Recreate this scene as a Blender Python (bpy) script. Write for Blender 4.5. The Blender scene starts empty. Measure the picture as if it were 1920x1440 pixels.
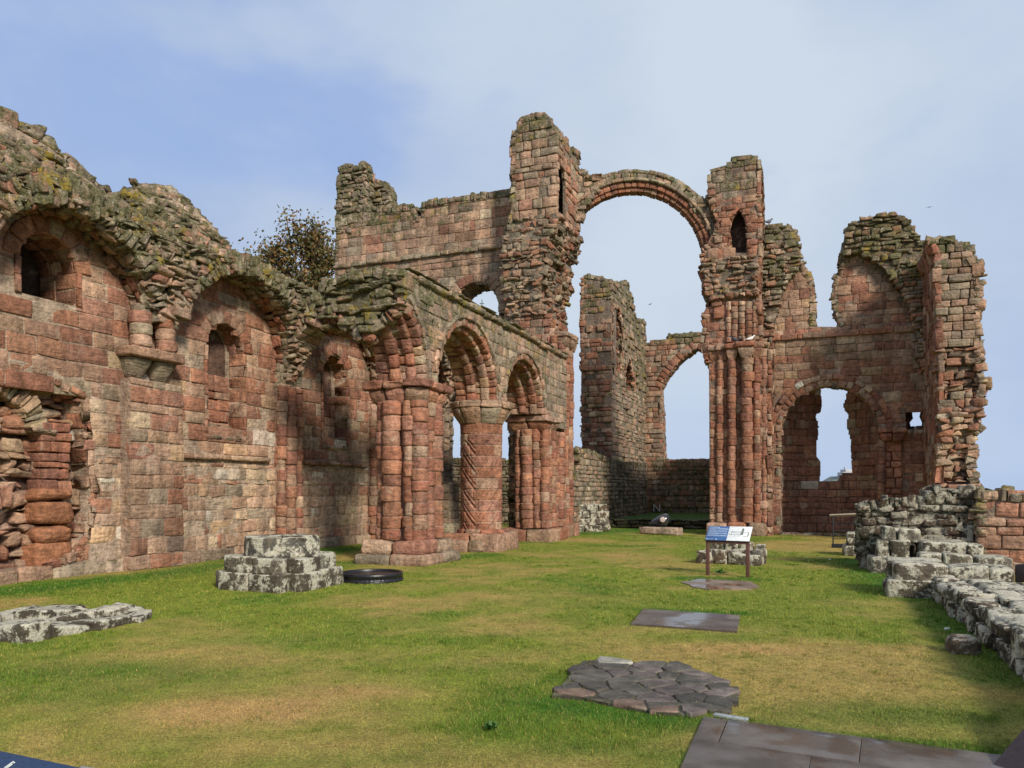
import bpy, math, random
import numpy as np
from mathutils import Vector
from mathutils.geometry import tessellate_polygon

# ------------------------------------------------------------------ camera, light, exposure
SC = bpy.context.scene
COL = SC.collection
F, CX, HY, H = 1440.0, 960.0, 920.0, 1.6       # focal length in photo pixels, centre column, horizon row, eye height
cam_d = bpy.data.cameras.new("camera")
cam_d.sensor_fit = 'HORIZONTAL'; cam_d.sensor_width = 36.0; cam_d.lens = 27.0
cam_d.shift_y = 200.0/1920.0
cam_d.clip_start = 0.05; cam_d.clip_end = 6000
cam = bpy.data.objects.new("camera", cam_d); COL.objects.link(cam)
cam.location = (0, 0, H); cam.rotation_euler = (math.radians(90), 0, 0)
SC.camera = cam
TH = math.radians(21.6); CT, ST = math.cos(TH), math.sin(TH)

SUN_EL = math.radians(30.0)
SUN_DIR = np.array([0.50, -0.866])              # horizontal direction towards the sun
SUN_DIR = SUN_DIR/np.linalg.norm(SUN_DIR)
sv = Vector((SUN_DIR[0]*math.cos(SUN_EL), SUN_DIR[1]*math.cos(SUN_EL), math.sin(SUN_EL)))
sun_d = bpy.data.lights.new("sun", 'SUN'); sun_d.energy = 3.3; sun_d.angle = math.radians(11.0); sun_d.color = (1.0, 0.93, 0.82)
sun = bpy.data.objects.new("sun", sun_d); COL.objects.link(sun)
sun.rotation_euler = sv.to_track_quat('Z', 'Y').to_euler()
SC.view_settings.view_transform = 'Standard'; SC.view_settings.look = 'None'
SC.view_settings.exposure = 0.34; SC.view_settings.gamma = 1.0

world = bpy.data.worlds.new("World"); SC.world = world; world.use_nodes = True
wn, wl = world.node_tree.nodes, world.node_tree.links
wn.clear()
def nd(nodes, t, **kw):
    n = nodes.new(t)
    for k, v in kw.items(): setattr(n, k, v)
    return n
sky = nd(wn, 'ShaderNodeTexSky'); sky.sky_type = 'NISHITA'; sky.sun_disc = False
sky.sun_elevation = SUN_EL; sky.sun_rotation = math.atan2(SUN_DIR[0], SUN_DIR[1])
tc = nd(wn, 'ShaderNodeTexCoord'); sep = nd(wn, 'ShaderNodeSeparateXYZ'); wl.new(tc.outputs['Generated'], sep.inputs[0])
mp = nd(wn, 'ShaderNodeMapping'); mp.inputs['Scale'].default_value = (1.0, 1.0, 1.7); mp.inputs['Rotation'].default_value = (0.1, -0.35, 0.2); mp.inputs['Location'].default_value = (3.1, 0.4, 1.3)
wl.new(tc.outputs['Generated'], mp.inputs[0])
n1 = nd(wn, 'ShaderNodeTexNoise'); n1.inputs['Scale'].default_value = 2.6; n1.inputs['Detail'].default_value = 8; n1.inputs['Roughness'].default_value = 0.52; n1.inputs['Distortion'].default_value = 0.35
wl.new(mp.outputs[0], n1.inputs['Vector'])
# veil of thin cloud, thinner towards the left (north-west) of the view
dotn = nd(wn, 'ShaderNodeVectorMath', operation='DOT_PRODUCT'); wl.new(tc.outputs['Generated'], dotn.inputs[0]); dotn.inputs[1].default_value = (-0.37, 0.80, 0.47)
dm = nd(wn, 'ShaderNodeMapRange'); wl.new(dotn.outputs['Value'], dm.inputs[0])
for i, v in zip((1, 2, 3, 4), (0.955, 0.998, 0.0, 0.21)): dm.inputs[i].default_value = v
cl0 = nd(wn, 'ShaderNodeMath', operation='SUBTRACT'); wl.new(n1.outputs['Fac'], cl0.inputs[0]); wl.new(dm.outputs[0], cl0.inputs[1])
cr = nd(wn, 'ShaderNodeMapRange'); cr.interpolation_type = 'SMOOTHSTEP'; wl.new(cl0.outputs[0], cr.inputs[0])
for i, v in zip((1, 2, 3, 4), (0.24, 0.46, 0.36, 1.0)): cr.inputs[i].default_value = v
n2 = nd(wn, 'ShaderNodeTexNoise'); n2.inputs['Scale'].default_value = 1.9; n2.inputs['Detail'].default_value = 7
wl.new(mp.outputs[0], n2.inputs['Vector'])
ccol = nd(wn, 'ShaderNodeValToRGB'); wl.new(n2.outputs['Fac'], ccol.inputs[0])
ccol.color_ramp.elements[0].position = 0.36; ccol.color_ramp.elements[0].color = (3.35, 4.25, 6.0, 1)
ccol.color_ramp.elements[1].position = 0.66; ccol.color_ramp.elements[1].color = (4.9, 5.6, 6.5, 1)
blue = nd(wn, 'ShaderNodeMix', data_type='RGBA'); blue.inputs['Factor'].default_value = 0.75
wl.new(sky.outputs[0], blue.inputs['A']); blue.inputs['B'].default_value = (2.4, 3.6, 6.8, 1)
cm = nd(wn, 'ShaderNodeMix', data_type='RGBA'); wl.new(cr.outputs[0], cm.inputs['Factor']); wl.new(blue.outputs['Result'], cm.inputs['A']); wl.new(ccol.outputs[0], cm.inputs['B'])
hz = nd(wn, 'ShaderNodeMapRange'); wl.new(sep.outputs['Z'], hz.inputs[0])
for i, v in zip((1, 2, 3, 4), (0.0, 0.22, 0.55, 0.0)): hz.inputs[i].default_value = v
hm = nd(wn, 'ShaderNodeMix', data_type='RGBA'); wl.new(hz.outputs[0], hm.inputs['Factor']); wl.new(cm.outputs['Result'], hm.inputs['A']); hm.inputs['B'].default_value = (3.5, 4.6, 6.6, 1)
bg = nd(wn, 'ShaderNodeBackground'); bg.inputs['Strength'].default_value = 0.098
wl.new(hm.outputs['Result'], bg.inputs['Color'])
wo = nd(wn, 'ShaderNodeOutputWorld'); wl.new(bg.outputs[0], wo.inputs[0])

# ------------------------------------------------------------------ frames
def W(u, v): return np.array([ST*u + CT*v, CT*u - ST*v])      # nave axis u (east), v (south) -> world XY
class Plane:
    """vertical plane: a = metres along dir, b = height, c = metres out towards the viewer"""
    def __init__(s, o, d):
        s.o = np.array(o, float); d = np.array(d, float); s.d = d/np.linalg.norm(d)
        s.n = np.array([s.d[1], -s.d[0]])
    def __call__(s, a, b, c):
        a, b, c = np.asarray(a, float), np.asarray(b, float), np.asarray(c, float)
        return np.stack([s.o[0]+s.d[0]*a+s.n[0]*c, s.o[1]+s.d[1]*a+s.n[1]*c, b+0*a], -1)
    def px(s, pts):
        """photo pixels -> (a, height) on this plane"""
        out = []
        for x, y in pts:
            k = (x-CX)/F
            # k*Y = o.x + d.x a ; Y = o.y + d.y a
            a = (s.o[0]-k*s.o[1])/(k*s.d[1]-s.d[0]); Y = s.o[1]+s.d[1]*a
            out.append((a, H+(HY-y)/F*Y))
        return out
def UP(u): return Plane(W(u, 0), (CT, -ST))     # faces west; a = v
def VP(v): return Plane(W(0, v), (ST, CT))      # faces south; a = u
def NP(v): return Plane(W(0, v), (-ST, -CT))    # faces north; a = -u
def g(x, y, z=0.0):
    Y = F*(H-z)/(y-HY); return ((x-CX)/F*Y, Y)
def toPix(P): return CX+F*P[..., 0]/P[..., 1], HY-F*(P[..., 2]-H)/P[..., 1]
def inpoly(x, y, poly):
    x, y = np.asarray(x, float), np.asarray(y, float); r = np.zeros(np.broadcast(x, y).shape, bool)
    n = len(poly)
    for i in range(n):
        x0, y0 = poly[i]; x1, y1 = poly[(i+1) % n]
        if y0 == y1: continue
        r ^= ((y0 > y) != (y1 > y)) & (x < (x1-x0)*(y-y0)/(y1-y0)+x0)
    return r
def arcpts(a, b, r, t0, t1, n=14):
    return [(a+r*math.cos(math.radians(t0+(t1-t0)*i/n)), b+r*math.sin(math.radians(t0+(t1-t0)*i/n))) for i in range(n+1)]
def arch_hole(a, r, spring, bottom): return [(a+r, bottom)] + arcpts(a, spring, r, 0, 180) + [(a-r, bottom)]

# ------------------------------------------------------------------ smooth noise (numpy)
_rt = np.random.default_rng(5).random((256, 256))
def vn(x, y):
    x, y = np.asarray(x, float), np.asarray(y, float)
    xi, yi = np.floor(x).astype(int), np.floor(y).astype(int); fx, fy = x-xi, y-yi
    fx, fy = fx*fx*(3-2*fx), fy*fy*(3-2*fy)
    g_ = lambda i, j: _rt[i & 255, j & 255]
    return (g_(xi, yi)*(1-fx)+g_(xi+1, yi)*fx)*(1-fy)+(g_(xi, yi+1)*(1-fx)+g_(xi+1, yi+1)*fx)*fy
def fbm(x, y, o=4):
    r = 0; a = 0.5; t = 0
    for i in range(o): r = r+a*vn(x*2**i+17*i, y*2**i+9*i); t += a; a *= .5
    return r/t

# ------------------------------------------------------------------ palettes (real base colours, linear)
RED = [(.315, .140, .088), (.345, .160, .100), (.285, .125, .082), (.37, .185, .118), (.32, .165, .118), (.27, .130, .092)]
BUFF = [(.43, .29, .18), (.47, .35, .23), (.38, .26, .17), (.50, .40, .28)]
PINK = [(.385, .250, .175), (.345, .215, .150), (.42, .285, .205), (.345, .240, .175)]
GREY = [(.30, .245, .180), (.25, .205, .155), (.35, .295, .22), (.215, .170, .130)]
PALE = [(.55, .50, .42), (.60, .56, .48), (.50, .43, .34)]
def pal(rng, n, **w):
    """mix of stone colours: pal(rng, n, R=.6, P=.3, ...)"""
    sets = {'R': RED, 'B': BUFF, 'P': PINK, 'G': GREY, 'W': PALE}
    ks = list(w); pr = np.array([w[k] for k in ks], float); pr /= pr.sum()
    pick = rng.choice(len(ks), n, p=pr); out = np.zeros((n, 3))
    for i in range(n):
        s_ = sets[ks[pick[i]]]; out[i] = s_[rng.integers(len(s_))]
    return np.clip(out*np.array([1.0, .95, .88])*rng.normal(1, .09, (n, 1))*rng.normal(1, .015, (n, 3)), .01, .9)

# ------------------------------------------------------------------ mesh builder
def _template(L):
    idx = {}; vs = []
    for i in range(L):
        for j in range(L):
            for k in range(L):
                if i in (0, L-1) or j in (0, L-1) or k in (0, L-1): idx[i, j, k] = len(vs); vs.append((i, j, k))
    fs = []
    M = L-1
    for p in range(M):
        for q in range(M):
            fs.append([idx[p, q, M], idx[p+1, q, M], idx[p+1, q+1, M], idx[p, q+1, M]])
            for e, fl in ((0, 1), (M, 0)):
                f = [idx[e, p, q], idx[e, p+1, q], idx[e, p+1, q+1], idx[e, p, q+1]]; fs.append(f[::-1] if fl else f)
                f = [idx[p, e, q], idx[p+1, e, q], idx[p+1, e, q+1], idx[p, e, q+1]]; fs.append(f if fl else f[::-1])
    back = [[idx[p, q, 0], idx[p, q+1, 0], idx[p+1, q+1, 0], idx[p+1, q, 0]] for p in range(M) for q in range(M)]
    return np.array(vs), np.array(fs), np.array(fs+back)
TPL = {L: _template(L) for L in (4, 5, 7)}

class MB:
    def __init__(s, seed=0):
        s.V, s.Q, s.T, s.C, s.M, s.n = [], [], [], [], [], 0; s.rng = np.random.default_rng(seed); s.flatT = []
    def add(s, V, Q=None, T=None, col=(.3, .2, .15), moss=0.0):
        V = np.asarray(V, float).reshape(-1, 3); m = len(V)
        c = np.broadcast_to(np.asarray(col, float), (m, 3)); mo = np.broadcast_to(np.asarray(moss, float), (m,))
        s.V.append(V); s.C.append(c); s.M.append(mo)
        if Q is not None and len(Q): s.Q.append(np.asarray(Q)+s.n)
        if T is not None and len(T): s.T.append(np.asarray(T)+s.n)
        s.n += m
    def blocks(s, B, Fm, col, moss=0.0, L=4, r=.02, amp=.008, skew=.0, rot=.0, back=False):
        """B: (N,6) boxes a0,a1,b0,b1,c0,c1 in the surface's own metres, Fm maps (a,b,c) to space"""
        B = np.asarray(B, float).reshape(-1, 6)
        if not len(B): return
        N = len(B); T, Fq, Fb = TPL[L]; M = L-1; rng = s.rng
        cen = np.stack([(B[:, 0]+B[:, 1])/2, (B[:, 2]+B[:, 3])/2, (B[:, 4]+B[:, 5])/2], 1)
        h = np.maximum(np.stack([(B[:, 1]-B[:, 0])/2, (B[:, 3]-B[:, 2])/2, (B[:, 5]-B[:, 4])/2], 1), .003)
        rr = np.minimum(np.asarray(r)*rng.uniform(.6, 1.5, N), h.min(1)*.9)[:, None]
        lev = np.zeros((N, 3, L)); lev[:, :, 0] = -h; lev[:, :, -1] = h
        inn = h-rr
        for i in range(1, L-1):
            t = -1+2*(i-1)/(L-3) if L > 3 else 0
            lev[:, :, i] = inn*t
        p = np.stack([lev[:, ax, :][:, T[:, ax]] for ax in range(3)], -1)       # N,m,3
        q = np.clip(p, -inn[:, None, :], inn[:, None, :]); d = p-q; ln = np.linalg.norm(d, axis=-1, keepdims=True)
        p = q+np.where(ln > 1e-9, d/np.maximum(ln, 1e-9)*rr[:, None, :], 0)
        if L >= 5:
            w_ = 0
            for fq in (1.3, 2.6):
                kk = rng.normal(0, fq, (N, 1, 3, 3))/np.maximum(h, .08)[:, None, None, :]*.8; w_ = w_+np.sin((p[:, :, None, :]*kk).sum(-1)+rng.uniform(0, 6.3, (N, 1, 3)))*(1.0 if fq < 2 else .6)
            p = p+w_*amp*1.25+rng.normal(0, 1, p.shape)*amp*.22
        else: p = p+rng.normal(0, 1, p.shape)*amp*np.array([.7, .7, 1.])
        u, v = p[..., 0]/h[:, None, 0], p[..., 1]/h[:, None, 1]
        if skew:
            k = rng.normal(0, skew, (N, 4, 2))
            for ci, (su, sv_) in enumerate(((-1, -1), (1, -1), (1, 1), (-1, 1))):
                w = (1+su*u)*(1+sv_*v)/4
                p[..., 0] += w*k[:, None, ci, 0]; p[..., 1] += w*k[:, None, ci, 1]
            # front face not parallel to the wall
            p[..., 2] += rng.normal(0, skew*.5, (N, 1))*u + rng.normal(0, skew*.5, (N, 1))*v
        if rot:
            an = rng.normal(0, rot, (N, 1)); ca, sa = np.cos(an), np.sin(an); x, y = p[..., 0].copy(), p[..., 1].copy()
            p[..., 0], p[..., 1] = ca*x-sa*y, sa*x+ca*y
        p += cen[:, None, :]
        V = Fm(p[..., 0], p[..., 1], p[..., 2]); m = p.shape[1]
        col = np.broadcast_to(np.asarray(col, float), (N, 3)); moss = np.broadcast_to(np.asarray(moss, float), (N,))
        FF = Fb if back else Fq
        Q = (FF[None]+(np.arange(N)*m)[:, None, None]).reshape(-1, 4)
        s.add(V.reshape(-1, 3), Q, None, np.repeat(col, m, 0), np.repeat(moss, m))
    def slab(s, Fm, outer, holes=(), c0=-.5, c1=0., col=(.25, .2, .15), moss=.2, back=True):
        outer = [tuple(p) for p in outer]; holes = [[tuple(p) for p in h_] for h_ in holes]
        loops = [outer]+holes
        tri = tessellate_polygon([[Vector((x, y, 0)) for x, y in l] for l in loops])
        P = np.array([p for l in loops for p in l]); n = len(P)
        V = np.concatenate([Fm(P[:, 0], P[:, 1], np.full(n, c1)), Fm(P[:, 0], P[:, 1], np.full(n, c0))])
        T = []
        for t in tri:
            a, b, c = t; ar = (P[b][0]-P[a][0])*(P[c][1]-P[a][1])-(P[b][1]-P[a][1])*(P[c][0]-P[a][0])
            if ar < 0: a, b, c = a, c, b
            T.append((a, b, c))
            if back: T.append((a+n, c+n, b+n))
        s.add(V, None, T, col, moss)
        o = 0
        for l in loops:
            m = len(l); i = np.arange(m); j = (i+1) % m
            Vs = np.stack([V[o+i], V[o+j], V[n+o+j], V[n+o+i]], 1).reshape(-1, 3)
            s.add(Vs, np.arange(4*m).reshape(-1, 4), None, col, moss); o += m
    def grid(s, Fm, A, Bv, Cf, col=(.25, .2, .15), moss=.3, keep=None):
        a, b = np.meshgrid(A, Bv, indexing='ij'); c = Cf(a, b); V = Fm(a, b, c)
        na, nb = a.shape; id_ = np.arange(na*nb).reshape(na, nb)
        Q = np.stack([id_[:-1, :-1], id_[1:, :-1], id_[1:, 1:], id_[:-1, 1:]], -1)
        if keep is not None:
            am, bm = (a[:-1, :-1]+a[1:, 1:])/2, (b[:-1, :-1]+b[1:, 1:])/2; Q = Q[keep(am, bm)]
        else: Q = Q.reshape(-1, 4)
        cc = col(a, b).reshape(-1, 3) if callable(col) else col
        mm = moss(a, b).reshape(-1) if callable(moss) else moss
        s.add(V.reshape(-1, 3), Q.reshape(-1, 4), None, cc, mm)
    def build(s, name, mat, parent=None, smooth=True):
        V = np.concatenate(s.V); Q = np.concatenate(s.Q) if s.Q else np.zeros((0, 4), int); T = np.concatenate(s.T) if s.T else np.zeros((0, 3), int)
        if parent is not None: V = V-np.array(root_loc(parent))
        me = bpy.data.meshes.new(name); me.vertices.add(len(V)); me.vertices.foreach_set('co', V.astype(np.float32).ravel())
        nl = Q.size+T.size; me.loops.add(nl); me.loops.foreach_set('vertex_index', np.concatenate([Q.ravel(), T.ravel()]).astype(np.int32))
        nq, nt = len(Q), len(T); me.polygons.add(nq+nt)
        st = np.concatenate([np.arange(nq)*4, nq*4+np.arange(nt)*3]).astype(np.int32)
        me.polygons.foreach_set('loop_start', st)
        me.polygons.foreach_set('use_smooth', np.concatenate([np.full(nq, smooth), np.zeros(nt, bool)]))
        me.update(calc_edges=True)
        ca = me.color_attributes.new('Col', 'FLOAT_COLOR', 'POINT'); C = np.concatenate(s.C)
        ca.data.foreach_set('color', np.concatenate([C, np.ones((len(C), 1))], 1).astype(np.float32).ravel())
        ma = me.attributes.new('moss', 'FLOAT', 'POINT'); ma.data.foreach_set('value', np.concatenate(s.M).astype(np.float32))
        me.materials.append(mat); ob = bpy.data.objects.new(name, me); COL.objects.link(ob)
        if parent is not None: ob.parent = parent
        return ob
def root_loc(o):
    while o.parent is not None: o = o.parent
    return o.location
def tag(o, label=None, cat=None, group=None, kind=None):
    if label: o['label'] = label
    if cat: o['category'] = cat
    if group: o['group'] = group
    if kind: o['kind'] = kind
    return o
def thing(name, xy, label, cat, group=None, z=0.0):
    o = bpy.data.objects.new(name, None); COL.objects.link(o); o.location = (float(xy[0]), float(xy[1]), z); o.empty_display_size = .2
    return tag(o, label, cat, group)

# ------------------------------------------------------------------ masonry layouts
def courses(inside, a0, a1, b0, b1, hm, wm, rng, jh=.2, jw=.35, gap=.012, over=0.0, step=.03, hfix=None):
    """rows of stones that fill the region exactly, (a0,a1,b0,b1)"""
    out = []; b = b0; A = np.arange(a0, a1, step)
    while b < b1:
        h = hm*max(.45, rng.normal(1, jh)); h = min(h, b1-b+.02)
        fl = inside(A, np.full_like(A, b+h*.5))
        if h > .2: fl = fl & (inside(A, np.full_like(A, b+h*.22)) | inside(A, np.full_like(A, b+h*.78)))
        e = np.flatnonzero(np.diff(np.concatenate([[0], fl.astype(int), [0]])))
        for s0, s1 in zip(e[::2], e[1::2]):
            x0, x1 = A[s0]-step/2, A[s1-1]+step/2
            if over: x0 -= rng.uniform(-.3, 1)*over; x1 += rng.uniform(-.3, 1)*over
            if x1-x0 < .07: continue
            n = max(1, int(round((x1-x0)/wm))); w = np.maximum(.3, rng.normal(1, jw, n)); w = w/w.sum()*(x1-x0)
            xs = x0+np.concatenate([[0], np.cumsum(w)])
            for i in range(n): out.append((xs[i]+gap/2, xs[i+1]-gap/2, b+gap/2, b+h-gap/2))
        b += h
    return np.array(out).reshape(-1, 4)
def box6(R, rng, c0=-.08, c1=.02, prot=.012):
    n = len(R); c = c1+rng.normal(0, prot, n)
    return np.concatenate([R, np.full((n, 1), c0), np.maximum(c, c0+.03)[:, None]], 1)
def face(mb, Fm, inside, box, hm, wm, pw, moss=0.1, c0=-.10, c1=.02, prot=.012, jh=.2, jw=.35, gap=.014, over=0., L=4, r=.018, amp=.006, skew=.006, rot=0., cf=None, colf=None):
    rng = mb.rng
    R = courses(inside, *box, hm, wm, rng, jh, jw, gap, over)
    if not len(R): return R
    B = box6(R, rng, c0, c1, prot)
    ac, bc = (R[:, 0]+R[:, 1])/2, (R[:, 2]+R[:, 3])/2
    if cf is not None: d = cf(ac, bc); B[:, 4] += d; B[:, 5] += d
    col = pal(rng, len(R), **pw)
    if colf is not None: col = colf(ac, bc, col, rng)
    mean_ = col.mean(0); lum = (col-mean_); col = np.clip(mean_+lum*.78, .01, .9)*(.80+.42*fbm(ac*.55+7, bc*.7+3, 3))[:, None]
    m = moss(ac, bc) if callable(moss) else moss
    m = np.broadcast_to(m, (len(R),))+rng.normal(0, .06, len(R))+.30*(fbm(ac*.45+1, bc*.45+2, 3)-.5)
    mb.blocks(B, Fm, col, m, L=L, r=r, amp=amp, skew=skew, rot=rot)
    return R
class Path:
    """map for stones laid along a line drawn on a plane: a along the line, b through the wall, c outwards"""
    def __init__(s, pl, pts, flip=False):
        s.pl = pl; P = np.array(pts, float); d = np.diff(P, axis=0); L = np.linalg.norm(d, axis=1); k = L > 1e-4
        P = np.concatenate([P[:-1][k], P[-1:]]); d, L = d[k], L[k]
        s.P, s.D = P, d/L[:, None]; s.N = np.stack([-s.D[:, 1], s.D[:, 0]], 1)*(-1 if flip else 1); s.S = np.concatenate([[0], np.cumsum(L)]); s.len = s.S[-1]
    def __call__(s, a, b, c):
        i = np.clip(np.searchsorted(s.S, a, side='right')-1, 0, len(s.D)-1)
        t = a-s.S[i]; x = s.P[i, 0]+s.D[i, 0]*t+s.N[i, 0]*c; z = s.P[i, 1]+s.D[i, 1]*t+s.N[i, 1]*c
        return s.pl(x, z, b)
def rim(mb, pl, pts, depth, pw, hm=.16, wm=.3, moss=.5, out=.03, prot=.05, flip=False, c0=-.16, front=.03, r=.025, amp=.012, jh=.35):
    """stones along an edge of a wall, right through its thickness (depth)"""
    rng = mb.rng; runs = [[pts[0]]]
    for i in range(1, len(pts)):
        runs[-1].append(pts[i])
        if i < len(pts)-1:
            u = np.subtract(pts[i], pts[i-1]); v = np.subtract(pts[i+1], pts[i]); cs = (u@v)/max(1e-9, np.linalg.norm(u)*np.linalg.norm(v))
            if cs < .86 and np.linalg.norm(v) > .08: runs.append([pts[i]])
    for rn_ in runs:                                   # stones never bend round a sharp corner
        if np.linalg.norm(np.subtract(rn_[-1], rn_[0])) < .05: continue
        P = Path(pl, rn_, flip)
        R = courses(lambda a, b: np.ones(a.shape, bool), 0, P.len, -depth, front, wm, min(hm, P.len), rng, jh, .4, .012)
        if not len(R): continue
        B = box6(R, rng, c0, out, prot); col = pal(rng, len(R), **pw)
        mb.blocks(B, P, col, moss+rng.normal(0, .08, len(R)), L=4, r=r, amp=amp, skew=.02)
class Polar:
    """map for arches: a = arc length at radius rm from angle t0, b = radius, c outwards"""
    def __init__(s, pl, a0, z0, rm, t0): s.pl, s.a0, s.z0, s.rm, s.t0 = pl, a0, z0, rm, math.radians(t0)
    def __call__(s, a, b, c):
        t = s.t0+a/s.rm
        return s.pl(s.a0+b*np.cos(t), s.z0+b*np.sin(t), c)
def ring(mb, pl, a0, z0, r0, r1, t0, t1, c0, c1, pw, w=.2, moss=.1, r=.02, amp=.006, prot=.01, L=4, skew=.004, gap=.012, colf=None):
    rm = (r0+r1)/2; P = Polar(pl, a0, z0, rm, t0); ln = math.radians(t1-t0)*rm; n = max(1, int(round(ln/w))); rng = mb.rng
    ws = np.maximum(.5, rng.normal(1, .12, n)); xs = np.concatenate([[0], np.cumsum(ws/ws.sum()*ln)])
    B = [(xs[i]+gap/2, xs[i+1]-gap/2, r0, r1+rng.normal(0, prot), c0, c1+rng.normal(0, prot)) for i in range(n)]
    mb.blocks(B, P, pal(rng, n, **pw), moss+rng.normal(0, .05, n), L=L, r=r, amp=amp, skew=skew, back=True)
class Cyl:
    """map round a vertical shaft: a = arc length from angle t0, b = height, c outwards from radius R"""
    def __init__(s, x, y, R, t0=-180., inward=False): s.x, s.y, s.R, s.t0, s.i = x, y, R, math.radians(t0), inward
    def __call__(s, a, b, c):
        t = s.t0+(-1 if s.i else 1)*a/s.R; rr = s.R+(-c if s.i else c)
        return np.stack([s.x+rr*np.cos(t), s.y+rr*np.sin(t), b+0*a], -1)
def shaft(mb, xy, R, z0, z1, pw, hm=.3, moss=.05, nw=2, t0=-200, t1=20, amp=.008, prot=.012, L=5, colf=None, r=.02):
    """weathered shaft built of drums, joints sunk between them (round the side turned to the viewer)"""
    C = Cyl(xy[0], xy[1], R, t0); ln = math.radians(t1-t0)*R; rng = mb.rng
    cuts = [z0]
    while cuts[-1] < z1-.12: cuts.append(min(z1, cuts[-1]+hm*rng.uniform(.8, 1.2)))
    cuts[-1] = z1; cuts = np.array(cuts); n = len(cuts)-1; off = rng.normal(0, prot, n); tilt = rng.normal(0, .012, (n, 2)); cols = pal(rng, n, **pw); ph = rng.uniform(0, 50)
    A = np.linspace(0, ln, 26); Z = np.unique(np.concatenate([np.arange(z0, z1, .035), cuts-.014, cuts-.005, cuts, cuts+.005, cuts+.014])); Z = Z[(Z >= z0) & (Z <= z1)]
    def idx(b): return np.clip(np.searchsorted(cuts, b+1e-6, side='right')-1, 0, n-1)
    def disp(a, b):
        i = idx(b); e = np.minimum(b-cuts[i], cuts[i+1]-b); f = np.clip(e/.022, 0, 1)
        th = a/R; wob = np.cos(th)*tilt[i, 0]+np.sin(th)*tilt[i, 1]
        w = (fbm(th*1.7+ph+i*3.1, b*6+ph, 4)-.5)*.05*(.4+R*3)
        return -.028*(1-f)**1.5+(off[i]+wob+w)*np.clip(f+.3, 0, 1)
    def colr(a, b):
        i = idx(b); e = np.minimum(b-cuts[i], cuts[i+1]-b)
        return np.where((e < .007)[..., None], np.array([.33, .22, .155]), cols[i])
    mb.grid(C, A, Z, disp, col=colr, moss=moss)
def bx(mb, x0, x1, y0, y1, z0, z1, col, moss=0., Fm=None, r=.02, amp=.004, L=5, rot=0, skew=0):
    """single rounded block in world (or Fm) metres"""
    Fm = Fm or (lambda a, b, c: np.stack([a, b, c], -1))
    mb.blocks([(x0, x1, y0, y1, z0, z1)], Fm, [col], moss, L=L, r=r, amp=amp, rot=rot, skew=skew, back=True)
def UV(u0, v0):
    """map (du, dv, z) -> world, aligned to the building"""
    def f(a, b, c):
        u, v = u0+a, v0+b
        return np.stack([ST*u+CT*v, CT*u-ST*v, c+0*a], -1)
    return f

# ------------------------------------------------------------------ materials
def mat_new(name):
    m = bpy.data.materials.new(name); m.use_nodes = True; n, l = m.node_tree.nodes, m.node_tree.links; n.clear()
    o = nd(n, 'ShaderNodeOutputMaterial'); b = nd(n, 'ShaderNodeBsdfPrincipled'); l.new(b.outputs[0], o.inputs[0])
    b.inputs['Roughness'].default_value = .9; b.inputs['Specular IOR Level'].default_value = .25
    return m, n, l, b
def plain(name, col, rough=.6, metal=0., bump=0., bs=40, spec=.4):
    m, n, l, b = mat_new(name); b.inputs['Roughness'].default_value = rough; b.inputs['Metallic'].default_value = metal; b.inputs['Specular IOR Level'].default_value = spec
    t = nd(n, 'ShaderNodeTexCoord'); z = nd(n, 'ShaderNodeTexNoise'); z.inputs['Scale'].default_value = bs; z.inputs['Detail'].default_value = 5; l.new(t.outputs['Object'], z.inputs['Vector'])
    r = nd(n, 'ShaderNodeValToRGB'); l.new(z.outputs['Fac'], r.inputs[0])
    r.color_ramp.elements[0].color = (*[c*.72 for c in col], 1); r.color_ramp.elements[1].color = (*[min(1, c*1.22) for c in col], 1)
    r.color_ramp.elements[0].position = .3; r.color_ramp.elements[1].position = .7
    l.new(r.outputs[0], b.inputs['Base Color'])
    if bump:
        q = nd(n, 'ShaderNodeBump'); q.inputs['Strength'].default_value = bump; q.inputs['Distance'].default_value = .01; l.new(z.outputs['Fac'], q.inputs['Height']); l.new(q.outputs[0], b.inputs['Normal'])
    return m
def noise(n, l, vec, scale, detail=4, rough=.55, out='Fac'):
    z = nd(n, 'ShaderNodeTexNoise'); z.inputs['Scale'].default_value = scale; z.inputs['Detail'].default_value = detail; z.inputs['Roughness'].default_value = rough
    l.new(vec, z.inputs['Vector']); return z.outputs[out]
def mrange(n, l, v, a, b, c=0., d=1., smooth=True):
    z = nd(n, 'ShaderNodeMapRange'); l.new(v, z.inputs[0])
    if smooth: z.interpolation_type = 'SMOOTHSTEP'
    for i, x in zip((1, 2, 3, 4), (a, b, c, d)): z.inputs[i].default_value = x
    return z.outputs[0]
def mth(n, l, op, a, b=None):
    z = nd(n, 'ShaderNodeMath', operation=op)
    for i, x in enumerate((a, b)):
        if x is None: continue
        if isinstance(x, (int, float)): z.inputs[i].default_value = x
        else: l.new(x, z.inputs[i])
    return z.outputs[0]
def mixc(n, l, f, a, b, bt='MIX'):
    z = nd(n, 'ShaderNodeMix', data_type='RGBA', blend_type=bt)
    for k, x in (('Factor', f), ('A', a), ('B', b)):
        if isinstance(x, (int, float)): z.inputs[k].default_value = x
        elif isinstance(x, tuple): z.inputs[k].default_value = (*x, 1)
        else: l.new(x, z.inputs[k])
    return z.outputs['Result']
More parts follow.
